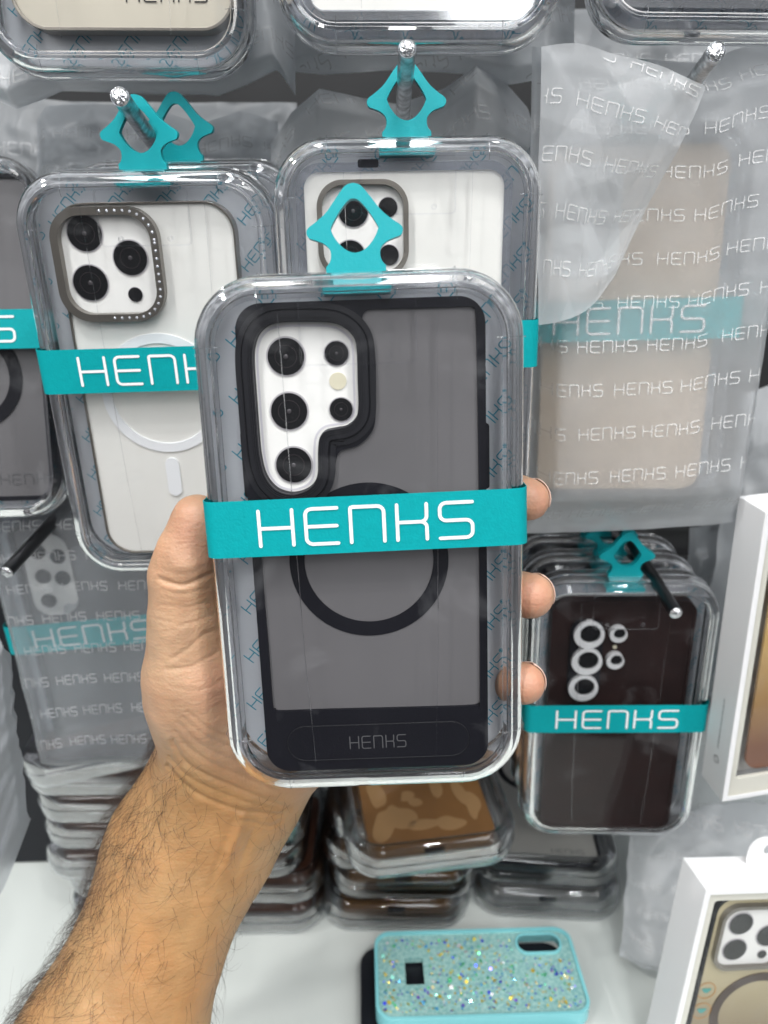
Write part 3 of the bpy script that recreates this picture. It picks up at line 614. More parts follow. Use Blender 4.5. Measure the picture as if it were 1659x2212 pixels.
# loose folded flap in front of it, drawn to the upper right hook
bag([BY(1170, 100, -.036), BY(1252, 92, -.038), BY(1330, 118, -.040), BY(1420, 140, -.044), BY(1480, 165, -.048), BY(1525, 186, -.050)], [BY(1160, 700, -.022), BY(1200, 695, -.022), BY(1250, 680, -.022), BY(1290, 650, -.022), BY(1325, 600, -.022)], 5.1, M_flap,
    'loose translucent bag flap drawn up to the bare hook at the upper right', thick=.003, amp=.0060, back=False, cf=9, text=(.0049, .033, .0195, .12), name='frosted_bag', cmix=.85, n=90, mm=110)
# crumpled bags behind the rows
bag([(-80, -120, .345), (120, -120, .345), (420, -120, .345), (640, -120, .345)], [(-60, 190, .36), (40, 238, .352), (130, 196, .36), (300, 200, .355), (470, 206, .36), (560, 168, .352), (600, 150, .345), (637, 204, .34)], 1.2, M_bagw, 'crumpled frosted bag hanging behind the top left package', amp=.008, cf=13, thick=.02, text=(.0050, .034, .0185, -.05))
bag([(560, -120, .345), (800, -120, .345), (1000, -120, .345), (1252, -120, .345)], [(590, 150, .37), (700, 160, .365), (850, 150, .36), (1000, 160, .362), (1100, 180, .352), (1190, 168, .345), (1238, 188, .34)], 2.7, M_bagw, 'crumpled frosted bag hanging behind the top middle package', amp=.008, cf=13, thick=.02, text=(.0050, .034, .0185, -.35))
bag([(584, 310, .365), (628, 242, .36), (690, 192, .355), (770, 208, .366), (860, 222, .38), (960, 190, .366), (1030, 140, .352), (1090, 180, .356), (1140, 235, .362), (1172, 350, .37)], [(570, 700, .40), (700, 700, .40), (850, 700, .40), (1000, 700, .40), (1180, 700, .40)], 4.4, M_bagw, 'crumpled frosted bag with raised top corners behind the middle package', amp=.008, cf=13, thick=.02, text=(.0050, .034, .0185, -.4))
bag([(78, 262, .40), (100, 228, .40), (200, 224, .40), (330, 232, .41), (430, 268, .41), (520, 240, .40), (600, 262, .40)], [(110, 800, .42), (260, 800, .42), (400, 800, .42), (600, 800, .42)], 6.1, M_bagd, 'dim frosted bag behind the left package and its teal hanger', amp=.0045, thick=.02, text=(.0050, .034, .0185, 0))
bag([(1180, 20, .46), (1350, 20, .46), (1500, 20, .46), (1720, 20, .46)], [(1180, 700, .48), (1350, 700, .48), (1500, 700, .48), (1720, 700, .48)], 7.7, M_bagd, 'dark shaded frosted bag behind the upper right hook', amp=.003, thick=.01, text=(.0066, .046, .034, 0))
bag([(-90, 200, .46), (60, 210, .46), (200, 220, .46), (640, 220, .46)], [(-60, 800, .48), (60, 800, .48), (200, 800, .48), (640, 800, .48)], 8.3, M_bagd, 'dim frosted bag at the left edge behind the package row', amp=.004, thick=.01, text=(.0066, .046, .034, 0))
bag([(1600, 850, .46), (1680, 830, .46), (1800, 830, .46)], [(1500, 1500, .50), (1640, 1500, .50), (1800, 1500, .50)], 9.9, M_bag, 'bright crumpled bag at the right edge beyond the large bag', amp=.006, thick=.02, text=None, n=40, mm=40)
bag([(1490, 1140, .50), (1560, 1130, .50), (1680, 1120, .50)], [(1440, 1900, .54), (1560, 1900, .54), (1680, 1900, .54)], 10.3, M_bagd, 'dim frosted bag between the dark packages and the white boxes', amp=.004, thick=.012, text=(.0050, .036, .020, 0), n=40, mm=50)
# lower left bag
MLL = upright((264, 1650), .50, 4, -3.5)
build_package(MLL, 'clear package with smoked case inside the frosted bag at the lower left', GP, thin=True, hanger=False, band_z=.097)
rl = empty('phone_case', MLL, 'smoked phone case with camera cutout inside the lower left bag', 'phone case')
plate('frame', rrect(.080, .160, .009, 8, 0, PH/2), [rrect(.073, .140, .005, 8, 0, PH/2+.006)], .0075, .017, M_black, rl, bevel=.001)
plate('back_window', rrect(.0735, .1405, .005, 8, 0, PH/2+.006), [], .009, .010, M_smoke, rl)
plate('camera_window', rrect(.026, .052, .010, 8, -.020, PH-.042), [], .0062, .0076, M_card, rl)
for k, (dx, dz) in enumerate(((-.004, .016), (-.004, 0), (-.004, -.016), (.007, .012), (.007, -.002))): plate('lens', circ(-.020+dx, PH-.042+dz, .0045, 24), [], .0052, .0061, M_lens, rl)
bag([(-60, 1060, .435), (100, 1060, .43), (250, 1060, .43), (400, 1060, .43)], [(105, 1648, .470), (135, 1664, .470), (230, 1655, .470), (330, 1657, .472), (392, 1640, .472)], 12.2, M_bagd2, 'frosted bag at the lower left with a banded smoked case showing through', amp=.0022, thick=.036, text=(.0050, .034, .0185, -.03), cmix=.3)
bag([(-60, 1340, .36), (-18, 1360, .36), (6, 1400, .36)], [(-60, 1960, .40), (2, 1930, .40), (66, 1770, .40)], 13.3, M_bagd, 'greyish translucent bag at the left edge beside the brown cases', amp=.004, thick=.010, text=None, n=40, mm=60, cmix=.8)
bag([(1360, 1800, .52), (1430, 1760, .52), (1560, 1740, .52), (1700, 1730, .52)], [(1340, 2070, .50), (1400, 2090, .49), (1560, 2130, .48), (1700, 2140, .48)], 14.1, M_bag, 'frosted bag lying behind the white box at the lower right', amp=.005, thick=.016, text=(.0050, .036, .020, .15), n=50, mm=50)
#@@SHELF
# ------------------------------------------------------------------ things on the shelf: stacks
FLAT = Matrix.Rotation(math.radians(-90), 4, 'X')
def flat_at(x, y, z, yaw=0): return Matrix.Translation((x, y, z)) @ Matrix.Rotation(math.radians(yaw), 4, 'Z') @ FLAT
ORD = ['bottom', 'second from the bottom', 'third from the bottom', 'fourth from the bottom', 'fifth from the bottom', 'sixth from the bottom', 'seventh from the bottom']
def flat_case(M, m, label, group, camo=False):
    r_ = empty('phone_case', M, label, 'phone case', group)
    b = plate('shell_body', rrect(.078, .158, .009, 8, 0, PH/2), [], .0068, .017, m, r_, bevel=.0012)
    plate('speaker_slot', rrect(.012, .0028, .0012, 4, 0, .0088), [], .0095, .0125, M_black, r_)
    plate('port_slot', [( -.006, PH/2-.0795), (.006, PH/2-.0795), (.006, PH/2-.0787), (-.006, PH/2-.0787)], [], .010, .014, M_black, r_)
    return r_
GS = 'brown cases in stacked packages'
STEP = .0238
def stack(x, y, n, yaw, side, where, top_m=M_tan, jit=.004):
    for k in range(n):
        z = SHZ + .001 + PT + k*STEP; M = flat_at(x + random.uniform(-jit, jit), y + random.uniform(-jit, jit)*.6, z, yaw + random.uniform(-2.5, 2.5))
        pos = 'top' if k == n-1 else ORD[k]
        build_package(M, f'clear package, {pos} one of the {where}' if n > 1 else f'clear package underneath the matte grey case of the {where}', 'packages stacked on the shelf', band=False, hanger=False, sheet=False, stacked=True)
        flat_case(M, top_m, f'{side} phone case, {pos} one in the {where}' if n > 1 else f'{side} phone case underneath the matte grey one in the {where}', GS)
p = WZ(860, 2022, SHZ); stack(p.x, p.y + .004, 4, 1, 'tan', 'middle stack on the shelf')
MC = Matrix.Translation((WZ(860, 2022, SHZ).x + .022, p.y - .045, SHZ + .001 + 4*STEP + PT + .000)) @ Matrix.Rotation(math.radians(9), 4, 'Z') @ Matrix.Rotation(math.radians(5), 4, 'X') @ FLAT
build_package(MC, 'clear package with tan camouflage case askew atop the middle stack', 'packages stacked on the shelf', band=False, hanger=False, sheet=False, stacked=True)
rc2 = flat_case(MC, M_tan, 'tan phone case with lighter camouflage patches atop the middle stack', None)
mb = MB()
for (cx_, cz_, a_, b_, sd) in ((-.022, .030, .010, .014, 1), (.006, .024, .013, .006, 2), (.028, .040, .006, .013, 3), (-.030, .060, .006, .016, 4), (.010, .062, .006, .012, 5), (-.006, .085, .014, .007, 6), (.028, .090, .007, .012, 7), (-.026, .108, .009, .008, 8), (.004, .125, .012, .006, 9), (-.008, .046, .006, .005, 10)):
    P = [(cx_ + a_*math.cos(t_)*(1 + .42*math.sin(2*t_+sd) + .22*math.sin(3*t_+2.3*sd) + .1*math.sin(5*t_+sd)), cz_ + b_*math.sin(t_)*(1 + .42*math.sin(2*t_+sd) + .22*math.sin(3*t_+2.3*sd) + .1*math.sin(5*t_+sd))) for t_ in np.linspace(0, 2*math.pi, 49)[:-1]]
    P = [(max(-.0372, min(.0372, a)), max(.0105, b)) for a, b in P]; plate_mb(mb, P, [], .00655, .0068)
mb.build('camouflage_patch', M_tan2, rc2)
p = WZ(1178, 2005, SHZ); stack(p.x, p.y + .004, 1, -3, 'grey', 'right stack on the shelf', mat('grey_case', (.30, .29, .27), .4), jit=.003)
MG = flat_at(p.x, p.y + .010, SHZ + .001 + PT + 1*STEP, -4); build_package(MG, 'clear package with matte grey case, uppermost of the right stack', 'packages stacked on the shelf', band=False, hanger=False, sheet=False, stacked=True)
rg = empty('phone_case', MG, 'matte grey phone case with black rim topping the right stack', 'phone case')
plate('frame', rrect(.080, .160, .011, 8, 0, PH/2), [rrect(.076, .156, .009, 8, 0, PH/2)], .0068, .0155, M_black, rg, bevel=.0008)
plate('back_panel', rrect(.0762, .1562, .009, 8, 0, PH/2), [], .0078, .0085, mat('grey_matte', (.55, .54, .50), .4), rg)
plate('magnet_ring', circ(0, PH/2 + .02, .027, 60), [circ(0, PH/2 + .02, .022, 60)], .0074, .0079, M_black, rg)
plate('magnet_bar', rrect(.005, .017, .0022, 6, 0, .052), [], .0073, .0079, M_black, rg)
mb = MB(); put_word(mb, .006, .0175, .0042, 0, .0004, lambda a, b: (a, .0077, b), wscale=.98); mb.build('lettering', M_grey_ink, rg, smooth=False)
# left stack lies sideways
p = WZ(420, 2035, SHZ)
for k in range(6):
    z = SHZ + .001 + PT + k*STEP; j = random.uniform(-.005, .005)
    M = Matrix.Translation((p.x + .088 + j - .0035*k, p.y + .055 + random.uniform(-.003, .003), z)) @ Matrix.Rotation(math.radians(90 + random.uniform(-2, 2)), 4, 'Z') @ FLAT
    pos = 'top' if k == 5 else ORD[k]
    build_package(M, f'clear package, {pos} one of the left stack behind the arm', 'packages stacked on the shelf', band=False, hanger=False, sheet=False, stacked=True)
    flat_case(M, mat('chestnut_leather', (.085, .030, .014), .4, noise_amt=.2, nscale=30), f'chestnut phone case, {pos} one in the left stack', GS)
M = Matrix.Translation((p.x + .070, p.y + .05, SHZ + 7.1*STEP + .021)) @ Matrix.Rotation(math.radians(-13), 4, 'Y') @ Matrix.Rotation(math.radians(92), 4, 'Z') @ FLAT
build_package(M, 'clear package leaning askew on top of the left stack', 'packages stacked on the shelf', band=False, hanger=False, sheet=False, stacked=True)
flat_case(M, mat('dark_chestnut_leather', (.07, .026, .013), .4), 'dark chestnut phone case in the askew package on the left stack', None)
# glitter case on a dark case
GZ = SHZ + .024
gc = [WZ(*q_, GZ) for q_ in ((808, 2014), (1226, 2002), (1264, 2190), (812, 2206))]
ctr = sum(gc, Vector())/4; ax = (gc[1]-gc[0]).normalized(); gw = (gc[1]-gc[0]).length; gh = (gc[3]-gc[0]).length
print('glitter', gw, gh)
Rg = Matrix((ax, Vector((-ax.y, ax.x, 0)), Vector((0, 0, 1)))).transposed().to_4x4()
gh = ((gc[3]-gc[0]).length + (gc[2]-gc[1]).length)/2; print('gh', gh)
MGl = Matrix.Translation(gc[0] + ax*gw/2 - Rg.to_3x3() @ Vector((0, gh/2, 0))) @ Rg
def flatplate(name, outer, holes, z0, z1, m, parent, bevel=0):
    return plate_mb(MB(), outer, holes, z1, z0, to3=lambda x, y, z: (x, y, z)).build(name, m, parent, bevel=bevel)
def fp(mb, outer, holes, z0, z1):
    # horizontal slab: swap the axes of plate_mb
    return plate_mb(mb, outer, holes, z1, z0, to3=lambda x, y, z: (x, y, z))
glr = empty('phone_case', MGl @ Matrix.Translation((0, 0, -.010)), 'mint phone case full of glitter lying on a dark case on the shelf', 'phone case')
camh = rrect(.027, .0125, .006, 8, gw/2-.022, gh/2-.0115); sq = rrect(.0115, .0185, .0006, 3, -gw/2+.0245, .002)
fp(MB(), rrect(gw, gh, .010, 10), [rrect(gw-.0040, gh-.0040, .0082, 10)], 0, .0105).build('frame', M_mint, glr, bevel=.001)
def glit():
    m = bpy.data.materials.new('mint_glitter'); m.use_nodes = True; n = m.node_tree; b = n.nodes['Principled BSDF']
    t = n.nodes.new('ShaderNodeTexCoord'); s = n.nodes.new('ShaderNodeTexNoise'); s.inputs['Scale'].default_value = 520; n.links.new(t.outputs['Object'], s.inputs[0])
    r = n.nodes.new('ShaderNodeValToRGB'); r.color_ramp.elements[0].color = (.20, .42, .41, 1); r.color_ramp.elements[1].color = (.36, .58, .55, 1); r.color_ramp.elements[0].position = .35; r.color_ramp.elements[1].position = .65
    n.links.new(s.outputs[0], r.inputs[0]); n.links.new(r.outputs[0], b.inputs['Base Color']); b.inputs['Roughness'].default_value = .25; b.inputs['Coat Weight'].default_value = .6; return m
fp(MB(), rrect(gw-.0041, gh-.0041, .0082, 10), [camh, sq], .0050, .0092).build('glitter_panel', glit(), glr)
fp(MB(), rrect(.030, .0155, .0075, 8, gw/2-.022, gh/2-.0115), [camh], .0050, .0102).build('camera_cutout_rim', M_mint, glr, bevel=.0006)
fp(MB(), rrect(.040, .028, .0015, 4, -gw/2+.026, .004), [], .0022, .003).build('liner', M_darkpack, glr)
cols = [(.9, .8, .12), (.9, .7, .1), (.15, .75, .35), (.08, .12, .9), (.1, .5, .9), (.9, .92, .95), (.35, .9, .75), (.3, .2, .9), (.95, .9, .5)]
for ci, cc in enumerate(cols):
    mb = MB()
    for _ in range(110):
        x, y = random.uniform(-gw/2+.005, gw/2-.005), random.uniform(-gh/2+.005, gh/2-.005); r = random.uniform(.0003, .0008)*(1.0 if random.random() < .82 else 1.9)
        if x > gw/2-.040 and y > gh/2-.022: continue
        if abs(x+gw/2-.0245) < .009 and abs(y-.004) < .0135: continue
        tn = Matrix.Rotation(random.uniform(-.5, .5), 3, 'X') @ Matrix.Rotation(random.uniform(-.5, .5), 3, 'Y')
        mb.add([tuple(Vector((x, y, .0096)) + tn @ Vector((r*math.cos(2*math.pi*k/6), r*math.sin(2*math.pi*k/6), 0))) for k in range(6)], [tuple(range(6))])
    o = mb.build('glitter', mat('glitter_flake', cc, .18, metal=.55), glr, smooth=False); tag(o, kind='stuff')
dk = empty('phone_case', MGl @ Matrix.Translation((-.007, -.004, -.0235)), 'black phone case lying under the mint glitter case', 'phone case')
fp(MB(), rrect(gw + .004, gh + .006, .012, 10), [], 0, .0115).build('shell_body', M_darkpack, dk, bevel=.0015)
#@@BOXES
# ------------------------------------------------------------------ white boxes at the right
def white_box(M, wd, hd, dp, label, build_case):
    r_ = empty('gift_box', M, label, 'box')
    o = rrect(wd, hd, .0006, 2, 0, hd/2); i = rrect(wd-.016, hd-.022, .002, 4, 0, hd/2+.002); i2 = rrect(wd-.006, hd-.006, .001, 3, 0, hd/2)
    # carton: front frame, four sides, back
    mb = MB(); plate_mb(mb, o, [i2], 0, .0005); plate_mb(mb, o, [rrect(wd-.0016, hd-.0016, .0005, 2, 0, hd/2)], .0005, dp); plate_mb(mb, rrect(wd-.001, hd-.001, .0005, 2, 0, hd/2), [], dp-.0006, dp)
    mb.build('carton', M_box, r_, bevel=.0003, smooth=True)
    plate('inner_tray', rrect(wd-.0018, hd-.0018, .001, 2, 0, hd/2), [i], .0022, .0045, mat('cream_tray', (.70, .68, .60), .55), r_, bevel=.0005)
    plate('tray_back', rrect(wd-.004, hd-.004, .001, 2, 0, hd/2), [], dp-.003, dp-.0025, M_card, r_)
    plate('window_film', rrect(wd-.0055, hd-.0055, .001, 2, 0, hd/2), [], .0012, .0012, M_film, r_)
    build_case(r_); return r_
def grad_mat(name, c0, c1, z0, z1):
    m = bpy.data.materials.new(name); m.use_nodes = True; n = m.node_tree; b = n.nodes['Principled BSDF']; b.inputs['Roughness'].default_value = .3
    t = n.nodes.new('ShaderNodeTexCoord'); s = n.nodes.new('ShaderNodeSeparateXYZ'); g = n.nodes.new('ShaderNodeMapRange'); g.inputs[1].default_value = z0; g.inputs[2].default_value = z1
    r = n.nodes.new('ShaderNodeMix'); r.data_type = 'RGBA'; r.inputs[6].default_value = (*c0, 1); r.inputs[7].default_value = (*c1, 1)
    n.links.new(t.outputs['Object'], s.inputs[0]); n.links.new(s.outputs[2], g.inputs[0]); n.links.new(g.outputs[0], r.inputs[0]); n.links.new(r.outputs[2], b.inputs['Base Color']); return m
MU = pose(.100, .178, [(1662, 1108), (2050, 1060), (1915, 1670), (1547, 1734)])
mb = MB(); plate_mb(mb, rrect(.034, .022, .009, 8, .0, .178+.006), [rrect(.018, .010, .004, 6, 0, .178+.008)], .018, .0185)
HB = mb
M_seal = mat('seal_print', (.05, .28, .25), .5); M_sealr = mat('seal_line', (.45, .22, .06), .5)
def seals(par, pts, y):
    for x, z in pts:
        s = plate('seal', circ(x, z, .0056, 32), [circ(x, z, .0051, 32)], y-.0001, y, M_sealr, par)
        P = [(x + .0022*math.cos(a)*(1 + .4*math.sin(3*a)), z + .0022*math.sin(a)*(1 + .3*math.cos(2*a))) for a in np.linspace(0, 2*math.pi, 25)[:-1]]; plate('seal_icon', P, [], y-.0001, y, M_seal, s)
def ubox(r_):
    pass
ub = white_box(MU, .100, .178, .022, 'white window box leaning at the right edge with an amber brown case', ubox)
HB.build('hang_tab', M_box, ub); hook(0, 0, 0, 0, .0030, 'steel hook through the tab of the upper white box', L=.09, ab=(MU @ Vector((0, -.03, .1875)), MU @ Vector((0, .05, .1870))))
rr_ = empty('phone_case', MU, 'amber to brown gradient phone case inside the upper white box', 'phone case')
plate('back_panel', rrect(.074, .150, .010, 8, 0.002, .089), [], .0062, .0080, grad_mat('amber_gradient', (.16, .055, .02), (.62, .42, .16), .03, .12), rr_, bevel=.0005)
seals(rr_, [(-.024, .095), (-.024, .082), (-.011, .095), (-.011, .082)], .0061)
mb = MB(); mb.dir = (-1, 0, 0)
def side3(a, b): return (-.05012, .011 - b, a)
put_word_side = None
for i in range(26):   # fine grey caption running up the side
    a0 = .030 + i*.0013; P = [(a0, .0002), (a0 + .0004, .0012), (a0 + .0008, .0002)] if i % 3 else [(a0 + .0009*.5 + .00045*math.cos(t_), .0007 + .0006*math.sin(t_)) for t_ in np.linspace(0, 2*math.pi, 9)]
    ribbon(mb, P, .00022, side3)
for k in (.0024, .0016): ribbon(mb, [(.022 + k*math.cos(t_), .0008 + k*math.sin(t_)) for t_ in np.linspace(0, 2*math.pi, 21)], .0003, side3)
mb.build('side_print', M_grey_ink, ub, smooth=False)
mb = MB(); plate_mb(mb, [(.03, .0), (.060, .0), (.052, .016)], [], -.0006, -.0003); mb.build('corner_sticker', M_orange, ub)
MV = pose(.100, .178, [(1527, 1923), (1900, 1912), (1740, 2450), (1395, 2480)])
lb = white_box(MV, .100, .178, .024, 'white window box standing at the lower right corner with a gold case', ubox)
mb = MB(); tab = rrect(.034, .022, .009, 8, .0, .178+.006); plate_mb(mb, tab, [rrect(.016, .006, .003, 6, 0, .178+.009)], .018, .0185); mb.build('hang_tab', M_box, lb)
rv = empty('phone_case', MV, 'gold phone case with dark rim and magnet ring inside the lower right box', 'phone case')
M_g2 = grad_mat('gold_gradient', (.13, .08, .04), (.54, .47, .29), .06, .14)
plate('frame', rrect(.079, .156, .011, 8, 0.001, .091), [rrect(.075, .152, .009, 8, .001, .091)], .0052, .014, M_black, rv, bevel=.0005)
plate('back_panel', rrect(.0755, .1525, .009, 8, .001, .091), [], .0068, .0074, M_g2, rv)
icx, icz = -.0125, .142
plate('camera_frame', rrect(.042, .042, .010, 10, icx, icz), [rrect(.038, .038, .0085, 10, icx, icz)], .0036, .0074, M_bronze, rv, bevel=.0005)
plate('camera_card', rrect(.0385, .0385, .0085, 10, icx, icz), [], .0060, .0066, M_card, rv)
for dx, dz, r in ((-.0085, .0085, .0066), (-.0085, -.0085, .0066), (.0095, 0, .0066), (.0085, -.0125, .0025)): lens(rv, icx+dx, icz+dz, r, .0058, core=False)
plate('magnet_ring', circ(.001, .089, .0265, 64), [circ(.001, .089, .0215, 64)], .0062, .0069, mat('umber_ring', (.05, .03, .022), .4), rv)
seals(rv, [(-.031, .105), (-.031, .091)], .0066)
# dark box with violet edge at the left
mb = MB(); boxmb(mb, -.12, .05, 0, .05, 0, .26); rt = empty('dark_box', Matrix.Translation((-.272, .462, SHZ + .001)) @ Matrix.Rotation(math.radians(-3), 4, 'Y'), 'tall dark box with violet edge behind the lower left bag', 'box'); mb.build('carton', M_darkpack, rt, bevel=.001)
mb = MB(); boxmb(mb, .0460, .0500, -.0012, -.0002, .06, .20); mb.build('violet_edge', M_purple, rt)
#@@HAND
# ------------------------------------------------------------------ the hand and forearm, one continuous skin
def cpt(u, v, d): return np.array([(u - CX)/F*d, (v - CY)/F*d, d]) * 1.0
def sdf_build(groups, lo, hi, h):
    nx, ny, nz = [int((hi[i]-lo[i])/h) + 1 for i in range(3)]
    X, Y, Z = np.meshgrid(lo[0]+h*np.arange(nx), lo[1]+h*np.arange(ny), lo[2]+h*np.arange(nz), indexing='ij'); X = X.astype(np.float32); Y = Y.astype(np.float32); Z = Z.astype(np.float32)
    D = None
    for kg, prims in groups:
        G = None
        for (a, b, ra, rb, k, fl) in prims:
            ab = b - a; L2 = float(ab @ ab); px, py, pz = X-a[0], Y-a[1], Z-a[2]
            t = np.clip((px*ab[0] + py*ab[1] + pz*ab[2]) / L2, 0, 1); dx, dy, dz = px - t*ab[0], py - t*ab[1], pz - t*ab[2]
            if fl != 1: dz = dz * fl
            d = np.sqrt(dx*dx + dy*dy + dz*dz) - (ra + (rb-ra)*t)
            if G is None: G = d
            else:
                m = np.maximum(k - np.abs(G-d), 0)/k; G = np.minimum(G, d) - m*m*k*.25
        if D is None: D = G
        else:
            m = np.maximum(kg - np.abs(D-G), 0)/kg; D = np.minimum(D, G) - m*m*kg*.25
    return D, (nx, ny, nz)
def surface_nets(D, lo, h):
    s = D < 0; c = np.zeros(tuple(n-1 for n in D.shape), int)
    corners = [(i, j, k) for i in (0, 1) for j in (0, 1) for k in (0, 1)]
    sl = lambda i, j, k: tuple(slice(o, D.shape[a]-1+o) for a, o in enumerate((i, j, k)))
    for q in corners: c += s[sl(*q)]
    act = (c > 0) & (c < 8); idx = -np.ones(act.shape, int); cells = np.argwhere(act); idx[act] = np.arange(len(cells))
    acc = np.zeros((len(cells), 3)); cnt = np.zeros(len(cells))
    for a in corners:
        for ax in range(3):
            if a[ax]: continue
            b = list(a); b[ax] = 1; da = D[cells[:, 0]+a[0], cells[:, 1]+a[1], cells[:, 2]+a[2]]; db = D[cells[:, 0]+b[0], cells[:, 1]+b[1], cells[:, 2]+b[2]]
            m = (da < 0) != (db < 0); t = np.where(m, da/(da-db+1e-12), 0); p = np.array(a, float)[None].repeat(len(cells), 0); p[:, ax] = t
            acc += p*m[:, None]; cnt += m
    V = (cells + acc/cnt[:, None])*h + np.array(lo); Fs = []
    for ax in range(3):
        b = [0, 0, 0]; b[ax] = 1; A = s[:D.shape[0]-b[0], :D.shape[1]-b[1], :D.shape[2]-b[2]]; Bv = s[b[0]:, b[1]:, b[2]:]
        E = np.argwhere(A != Bv); u, v = [(1, 2), (2, 0), (0, 1)][ax]; E = E[(E[:, u] > 0) & (E[:, v] > 0) & (E[:, u] < idx.shape[u]) & (E[:, v] < idx.shape[v]) & (E[:, ax] < idx.shape[ax])]
        def at(du, dv): q = E.copy(); q[:, u] -= du; q[:, v] -= dv; return idx[q[:, 0], q[:, 1], q[:, 2]]
        Q = np.stack([at(0, 0), at(1, 0), at(1, 1), at(0, 1)], 1); fl = A[E[:, 0], E[:, 1], E[:, 2]]; Q[~fl] = Q[~fl][:, ::-1]; Fs.append(Q)
    Q = np.concatenate(Fs); return V, Q[(Q >= 0).all(1)]
def cap(a, b, ra, rb, k=.006, fl=1): return (cpt(*a), cpt(*b), ra, rb, k, fl)
armg = [cap((-40, 2420, .285), (120, 2130, .318), .0365, .0350, .01, 1.1), cap((230, 2230, .315), (330, 2000, .330), .036, .0325, .02, 1.15), cap((330, 2000, .330), (455, 1745, .338), .0325, .0255, .02, 1.2),
        cap((200, 2100, .325), (385, 1720, .335), .022, .0145, .02, 1.1), cap((405, 1960, .332), (520, 1760, .338), .0215, .0175, .02, 1.2)]
armg = [cap((150, 2520, .318), (224, 2300, .325), .0395, .0368, .02, 1.2), cap((224, 2300, .325), (406, 1830, .332), .0368, .0296, .02, 1.25), cap((400, 1830, .332), (470, 1690, .330), .0300, .0245, .02, 1.3), cap((500, 1800, .334), (545, 1735, .330), .017, .0165, .02, 1.2)]
palm = [cap((470, 1690, .325), (590, 1450, .322), .021, .021, .02, 1.2), cap((560, 1660, .322), (690, 1470, .324), .0175, .017, .02, 1.2), cap((590, 1450, .322), (650, 1230, .326), .018, .0135, .02, 1.1), cap((690, 1600, .318), (720, 1400, .328), .014, .0135, .02, 1),
        cap((442, 1640, .312), (412, 1460, .292), .0150, .0148, .018, 1), cap((412, 1500, .296), (398, 1340, .281), .0150, .0112, .014, 1), cap((470, 1560, .312), (480, 1400, .305), .0175, .0145, .018, 1)]
thumb = [cap((398, 1350, .2835), (396, 1245, .2765), .0113, .0112, .008), cap((396, 1245, .2765), (405, 1190, .2725), .0112, .0098, .006), cap((405, 1190, .2725), (424, 1125, .2690), .0094, .0080, .005), cap((424, 1130, .2690), (428, 1118, .2685), .0080, .0076, .004)]
fing = []
def finger(P, R, k=.004): return [(cpt(*a), cpt(*b), ra, rb, k, 1) for a, b, ra, rb in zip(P[:-1], P[1:], R[:-1], R[1:])]
fing.append(finger([(655, 1200, .328), (900, 1085, .325), (1085, 1065, .303), (1140, 1079, .273)], [.0120, .0100, .0090, .0078]))
fing.append(finger([(690, 1340, .330), (930, 1280, .327), (1095, 1278, .304), (1147, 1287, .274)], [.0120, .0100, .0090, .0082]))
fing.append(finger([(700, 1460, .330), (915, 1470, .325), (1080, 1475, .304), (1132, 1476, .274)], [.0115, .0095, .0085, .0075]))
fing.append(finger([(700, 1570, .326), (850, 1600, .322), (970, 1600, .306), (1010, 1600, .290)], [.0105, .0085, .0076, .0065]))
groups = [(.01, armg), (.022, palm), (.008, thumb)] + [(.006, f) for f in fing]
lo = np.array([-.200, .0, .235]); lo[1] = -.022; hi = np.array([.078, .318, .375]); hh = .0013
D, _ = sdf_build(groups, lo, hi, hh); V, Q = surface_nets(D, lo, hh)
for _ in range(2):   # one split into finer quads, positions relaxed
    pass
def subdiv(V, Q):
    E = np.concatenate([Q[:, [0, 1]], Q[:, [1, 2]], Q[:, [2, 3]], Q[:, [3, 0]]]); Es = np.sort(E, 1); key = Es[:, 0]*(len(V)+1) + Es[:, 1]; uq, first, inv = np.unique(key, return_index=True, return_inverse=True)
    M_ = (V[Es[first, 0]] + V[Es[first, 1]])/2; Fc = V[Q].mean(1); n = len(Q); e = inv.reshape(4, n) + len(V); f = np.arange(n) + len(V) + len(M_)
    Qn = np.concatenate([np.stack([Q[:, i], e[i], f, e[(i-1) % 4]], 1) for i in range(4)]); return np.concatenate([V, M_, Fc]), Qn
def laplace(V, Q, it=2, lam=.5):
    E = np.concatenate([Q[:, [0, 1]], Q[:, [1, 2]], Q[:, [2, 3]], Q[:, [3, 0]]]); E = np.concatenate([E, E[:, ::-1]])
    for _ in range(it):
        A = np.zeros_like(V); c = np.zeros(len(V)); 
        for ax in range(3): A[:, ax] = np.bincount(E[:, 0], V[E[:, 1], ax], len(V))
        c = np.bincount(E[:, 0], minlength=len(V)); V = V*(1-lam) + lam*A/np.maximum(c, 1)[:, None]
    return V
V = laplace(V, Q, 2); V, Q = subdiv(V, Q); V = laplace(V, Q, 3)
def normals(V, Q):
    n = np.cross(V[Q[:, 2]]-V[Q[:, 0]], V[Q[:, 3]-0]-V[Q[:, 1]]); N = np.zeros_like(V)
    for k in range(4):
        for ax in range(3): N[:, ax] += np.bincount(Q[:, k], n[:, ax], len(V))
    return N/np.maximum(np.linalg.norm(N, axis=1), 1e-12)[:, None]
N = normals(V, Q)
if (N[np.argmin(V[:, 2]), 2]) > 0: Q = Q[:, ::-1]; N = -N
PX = np.c_[F*V[:, 0]/V[:, 2]+CX, F*V[:, 1]/V[:, 2]+CY]
